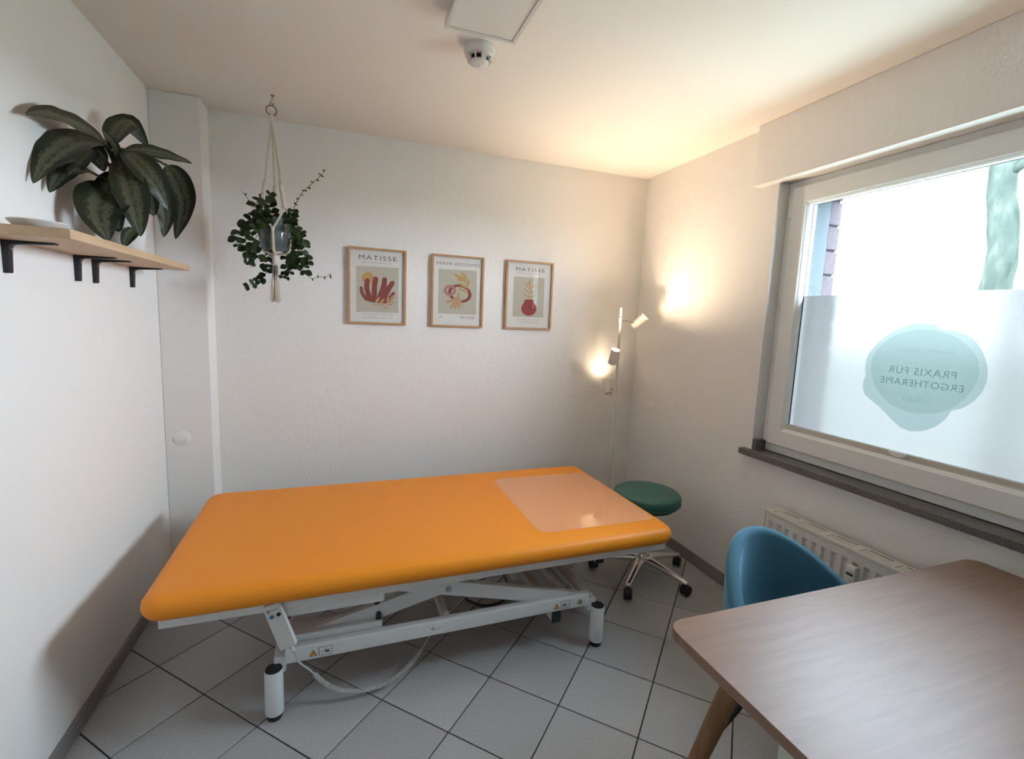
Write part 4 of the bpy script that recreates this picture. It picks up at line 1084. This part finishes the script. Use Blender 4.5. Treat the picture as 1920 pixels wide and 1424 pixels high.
def put_leaf(p, d, me, sc, stem):
    d = d.normalized(); up = Vector((rng.uniform(-.5, .5), -1.0 + rng.uniform(-.3, .3), .45 + rng.uniform(-.3, .4)))
    x = d.cross(up).normalized(); z = x.cross(d).normalized()
    R = Matrix((x, d, z)).transposed().to_4x4()
    o = bpy.data.objects.new('leaf', me); o.matrix_world = Matrix.Translation(p) @ R @ Matrix.Scale(sc, 4)
    COL.objects.link(o); o.parent = stem; o.matrix_parent_inverse = Matrix.Translation(WL[stem.name]).inverted()
    return o
for vi, path in enumerate(VINES):
    start = Vector((HX + max(-.05, min(.05, path[0][0]-HX)), HY + max(-.05, min(.05, path[0][1]-HY)), PB+.135))
    pp = [start] + [Vector(p) for p in path]
    P = smooth_path(pp, 10); bm = bm_new(); tube(bm, P, .0019, 6, .0011); stem = obj('vine', bm, M['twig'], vp, smooth=True)
    thin_from = {0: .45, 1: .30, 7: .72}.get(vi, 2)
    Lc = 0; nxt = .02; side = 1
    tot = sum((P[i+1]-P[i]).length for i in range(len(P)-1))
    for i in range(1, len(P)):
        seg = (P[i]-P[i-1]); Lc += seg.length
        if Lc < nxt: continue
        fr = Lc/tot; thin = fr > thin_from
        nxt = Lc + (.026 if thin else rng.uniform(.020, .032))
        d = seg.normalized(); perp = d.cross(Vector((0, 1, 0))).normalized()
        if perp.length < .1: perp = Vector((1, 0, 0))
        for s in ((1, -1) if rng.random() < (.4 if thin else .78) else (side,)):
            side = -side
            ld = (perp*s*rng.uniform(.4, 1) + d*rng.uniform(-.1, .8) + Vector((0, rng.uniform(-.6, .2), rng.uniform(-.5, .1))))
            if thin: put_leaf(P[i], ld, VL[2], rng.uniform(.8, 1.15), stem)
            else: put_leaf(P[i], ld, VL[rng.randint(0, 1)], rng.uniform(.75, 1.12)*(1 if fr < .85 else .75), stem)

# ------------------------------------------------------------------ framed posters
def uvmap(x0, x1, z0, z1):
    return lambda u, v: (x0 + (x1-x0)*u, z1 - (z1-z0)*v)
def quad_uv(TL, TR, BR, BL):
    def f(px, py):
        u = v = .5
        for _ in range(12):
            tx = TL[0]+(TR[0]-TL[0])*u; bx = BL[0]+(BR[0]-BL[0])*u
            ly = TL[1]+(BL[1]-TL[1])*v; ry = TR[1]+(BR[1]-TR[1])*v
            top = TL[1]+(TR[1]-TL[1])*u; bot = BL[1]+(BR[1]-BL[1])*u
            v = (py-top)/(bot-top)
            lx = TL[0]+(BL[0]-TL[0])*v; rx = TR[0]+(BR[0]-TR[0])*v
            u = (px-lx)/(rx-lx)
        return u, v
    return f
def capsule(pts, w, taper=1.0):
    """outline of a rounded stroke through pts (2-D)"""
    P = [Vector((p[0], p[1], 0)) for p in pts]; P = smooth_path(P, 6); L = len(P)-1; left = []; right = []
    for i, p in enumerate(P):
        d = (P[min(i+1, L)]-P[max(i-1, 0)]).normalized(); n_ = Vector((-d.y, d.x, 0)); ww = w/2*(1+(taper-1)*i/L)
        left.append(p+n_*ww); right.append(p-n_*ww)
    cap0 = []; cap1 = []
    d0 = (P[1]-P[0]).normalized(); n0 = Vector((-d0.y, d0.x, 0)); d1 = (P[-1]-P[-2]).normalized(); n1 = Vector((-d1.y, d1.x, 0))
    for k in range(1, 6):
        a = PI*k/6
        cap1.append(P[-1] + w*taper/2*(math.cos(a)*n1 + math.sin(a)*d1)); cap0.append(P[0] + w/2*(-math.cos(a)*n0 - math.sin(a)*d0))
    return [(p.x, p.y) for p in left + cap1 + right[::-1] + cap0]
def lens(a, b, w):
    a = Vector((*a, 0)); b = Vector((*b, 0)); d = b-a; n_ = Vector((-d.y, d.x, 0)).normalized(); out = []
    for s in (1, -1):
        rng_ = [i/8 for i in range(9)] if s > 0 else [i/8 for i in range(8, -1, -1)]
        for t in rng_[:-1]:
            p = a + d*t + n_*s*w/2*math.sin(PI*t)**.8; out.append((p.x, p.y))
    return out
def circ(c, r, n=36, ry=None): return [(c[0]+r*math.cos(2*PI*i/n), c[1]+(ry or r)*math.sin(2*PI*i/n)) for i in range(n)]
def poster(label, x0, x1, z0, z1, quad, panel, shapes, texts):
    Y = YB-.016
    t = thing('framed_poster', label, 'framed poster', ((x0+x1)/2, YB, z0), 'framed prints on the back wall')
    w, dp = .0125, .018
    mit = lambda pl_: pl_
    for poly in ([(x0, z1), (x1, z1), (x1-w, z1-w), (x0+w, z1-w)], [(x0, z0), (x1, z0), (x1-w, z0+w), (x0+w, z0+w)], [(x0, z0), (x0, z1), (x0+w, z1-w), (x0+w, z0+w)], [(x1, z0), (x1, z1), (x1-w, z1-w), (x1-w, z0+w)]):
        bm = bm_new(); prism(bm, poly, 1, YB-dp-.004, YB-.001); obj('frame_rail', bm, M['framewood'], t)
    bm = bm_new(); box(bm, (x0+w*.6, YB-.010, z0+w*.6), (x1-w*.6, YB-.004, z1-w*.6)); pr = obj('print', bm, M['paper'], t)
    yy = [YB-.0104]
    f_ = quad_uv(*quad)
    def W(p):
        u, v = f_(*p); return (x0+(x1-x0)*u, z1-(z1-z0)*v)
    def flat(polys, mat, name):
        b = bm_new()
        for pl_ in polys:
            pts = [W(p) for p in pl_]
            if len(polys) < 20: yy[0] -= .00006
            vs = [b.verts.new((p[0], yy[0], p[1])) for p in pts]
            f = b.faces.new(vs)
        bmesh.ops.triangulate(b, faces=b.faces)
        yy[0] -= .0002
        return obj(name, b, mat, pr)
    flat([panel], M['panel'], 'print_ground')
    for polys, mat, nm in shapes: flat(polys, M[mat], nm)
    for s, (ax, ay), (bx, by), hpx, mat, shear in texts:
        xa, za = W((ax, ay)); xb, zb = W((bx, by)); zh = W((ax, ay-hpx))[1]-za
        size = zh/.70
        cu = xztext(s, size, 0, 0, 0, M[mat], 'lettering', pr, 1.25, 'LEFT', shear)
        me = cu.data; mn = min(v.co.x for v in me.vertices); mxx = max(v.co.x for v in me.vertices)
        k = (xb-xa)/(mxx-mn)
        for v in me.vertices: v.co = Vector((xa + (v.co.x-mn)*k, YB-.0104, v.co.z + (za+zb)/2))
    bm = bm_new(); box(bm, (x0+w*.7, YB-.0180, z0+w*.7), (x1-w*.7, YB-.0165, z1-w*.7)); obj('glass', bm, M['picglass'], t)
Q1 = ((140, 100), (1020, 180), (1005, 1340), (140, 1310))
poster('oak-framed print of a red frond with a yellow sun, leftmost of three', .038, .374, 1.398, 1.845, Q1,
    [(262, 402), (900, 440), (895, 1145), (262, 1125)],
    [([circ((435, 595), 92)], 'print_ochre', 'sun_shape'),
     ([capsule([(335, 745), (352, 835), (410, 920)], 46, 1.3), capsule([(425, 635), (418, 760), (460, 900)], 74), capsule([(550, 612), (530, 750), (530, 900)], 78), capsule([(684, 620), (670, 740), (622, 880)], 74, 1.3), capsule([(802, 675), (735, 780), (680, 890)], 72, 1.3), capsule([(820, 838), (785, 885), (720, 950)], 50, 1.3),
       [(370, 880), (460, 895), (540, 890), (600, 880), (700, 870), (770, 900), (752, 955), (700, 992), (610, 994), (500, 975), (430, 955), (388, 920)]], 'print_red', 'frond_shape'),
     ([lens((540, 1005), (608, 885), 42), lens((598, 1005), (686, 918), 42), lens((728, 985), (742, 875), 42), lens((765, 968), (838, 852), 48), lens((720, 985), (865, 968), 24), lens((710, 1012), (835, 1020), 26), lens((640, 1035), (745, 1072), 24), capsule([(500, 1010), (620, 1020), (760, 975)], 12)], 'print_tan', 'leaf_shapes')],
    [('MATISSE', (302, 300), (868, 340), 70, 'print_ink', 0), ('LES FLEURS DU SOLEIL', (352, 358), (808, 386), 22, 'print_ink2', .2), ('DU VENDREDI 13 FEVRIER', (352, 1172), (806, 1190), 22, 'print_ink2', .2), ('AU SAMEDI 28 MARS 1948', (366, 1222), (792, 1238), 22, 'print_ink2', .2)])
Q2 = ((95, 78), (813, 148), (768, 1160), (60, 1132))
ring2 = [circ((330, 610), 82)]
def annulus(c, ro, ri, n=36, rot=0, ky=1.0):
    out = []
    for i in range(n):
        a0, a1 = 2*PI*i/n, 2*PI*(i+1)/n
        def pt(r, a):
            x, y = r*math.cos(a), r*ky*math.sin(a); return (c[0]+x*math.cos(rot)-y*math.sin(rot), c[1]+x*math.sin(rot)+y*math.cos(rot))
        out.append([pt(ro, a0), pt(ro, a1), pt(ri, a1), pt(ri, a0)])
    return out
poster('oak-framed print of ringed shapes with a tan hand and branch, middle of three', .528, .864, 1.396, 1.843, Q2,
    [(185, 296), (708, 332), (685, 967), (163, 940)],
    [(annulus((465, 655), 165, 120, 36, .35, .78), 'print_red', 'loop_shape'), (annulus((330, 610), 83, 44), 'print_pink', 'ring_shape'),
     ([lens((525, 470), (385, 368), 42), lens((520, 455), (495, 342), 36), lens((540, 500), (545, 368), 36), lens((515, 468), (425, 456), 32), lens((565, 560), (600, 448), 36), lens((565, 575), (455, 508), 34), lens((567, 635), (440, 578), 30), capsule([(567, 665), (560, 560), (515, 455)], 10)], 'print_ochre', 'branch_shape'),
     ([[(350, 735), (395, 712), (440, 685), (470, 730), (495, 790), (470, 805), (420, 805), (375, 785)], capsule([(385, 745), (292, 778)], 40, 1), capsule([(385, 780), (342, 852)], 34), capsule([(412, 790), (393, 862)], 36), capsule([(442, 790), (450, 858)], 34), capsule([(475, 775), (490, 820)], 22), lens((430, 715), (457, 630), 26)], 'print_tan', 'hand_shape')],
    [('PAPIER DÉCOUPÉS', (150, 232), (748, 278), 40, 'print_ink', .2), ('II', (183, 1006), (215, 1008), 34, 'print_ink', .2), ('MATISSE', (460, 1020), (665, 1030), 38, 'print_ink', .2)])
Q3 = ((1155, 172), (1818, 220), (1778, 1185), (1120, 1165))
poster('oak-framed print of a red vase with a tan twig, rightmost of three', 1.015, 1.349, 1.397, 1.845, Q3,
    [(1256, 410), (1690, 432), (1672, 1003), (1236, 985)],
    [([circ((1467, 872), 108, 40, 104), [(1408, 742), (1535, 738), (1548, 800), (1395, 800)]], 'print_vase', 'vase_shape'),
     ([lens((1472, 560), (1482, 445), 26), lens((1462, 575), (1408, 488), 24), lens((1470, 592), (1560, 540), 24), lens((1466, 648), (1392, 572), 24), lens((1470, 650), (1555, 612), 24), lens((1464, 716), (1378, 645), 24), lens((1468, 716), (1560, 680), 24), capsule([(1464, 742), (1470, 600), (1476, 480)], 7)], 'print_ochre', 'twig_shape')],
    [('MATISSE', (1285, 330), (1690, 355), 52, 'print_ink', 0), ('LES FLEURS DU SOLEIL', (1320, 372), (1640, 390), 16, 'print_ink2', .2), ('DU VENDREDI 13 FEVRIER AU', (1290, 1036), (1635, 1050), 18, 'print_ink2', .2), ('SAMEDI 28 MARS 1948', (1338, 1075), (1590, 1084), 18, 'print_ink2', .2)])

# ------------------------------------------------------------------ outside: ground, tree
bm = bm_new(); box(bm, (-40, -40, -.40), (60, 40, -.30)); struct(obj('ground_outside', bm, M['ground']), 'ground outside the window')
tr = thing('garden_tree', 'mossy tree trunk standing outside the window', 'tree', (5.6, 2.72, -.3))
bm = bm_new(); rings = []
rg = random.Random(5)
for i in range(34):
    z = -.3 + i*.16; r = .118*(1+.9*math.exp(-i/2.5))*(1-.008*i); ox = .025*math.sin(z*2.3+.5); oy = .03*math.sin(z*1.9+1.0) + .02*math.sin(z*5)
    rings.append([bm.verts.new((5.6+ox+rr*math.cos(a), 2.72+oy+.04*(z-1.8)+rr*math.sin(a), z)) for a, rr in [(2*PI*k/22, r*(1+.09*rg.uniform(-1, 1)+.06*math.sin(3*2*PI*k/22+z*2))) for k in range(22)]])
for A, B in zip(rings[:-1], rings[1:]):
    for k in range(22): bm.faces.new((A[k], A[(k+1) % 22], B[(k+1) % 22], B[k]))
bm.faces.new(rings[-1])
obj('trunk', bm, M['bark'], tr, smooth=True)
for (z, dy, dx, L) in ((2.9, -.7, .3, 1.3), (3.3, .8, -.2, 1.4), (3.9, -.6, -.3, 1.2), (4.4, .5, .5, 1.3)):
    d = Vector((dx, dy, .55)).normalized(); s = Vector((5.6, 2.72+.04*(z-1.8), z)); bm = bm_new()
    tube(bm, smooth_path([s, s + d*L*.35 + Vector((0, 0, .05)), s + d*L*.7, s + d*L + Vector((0, 0, .2))], 6), .045, 8, .008); obj('branch', bm, M['bark'], tr, smooth=True)
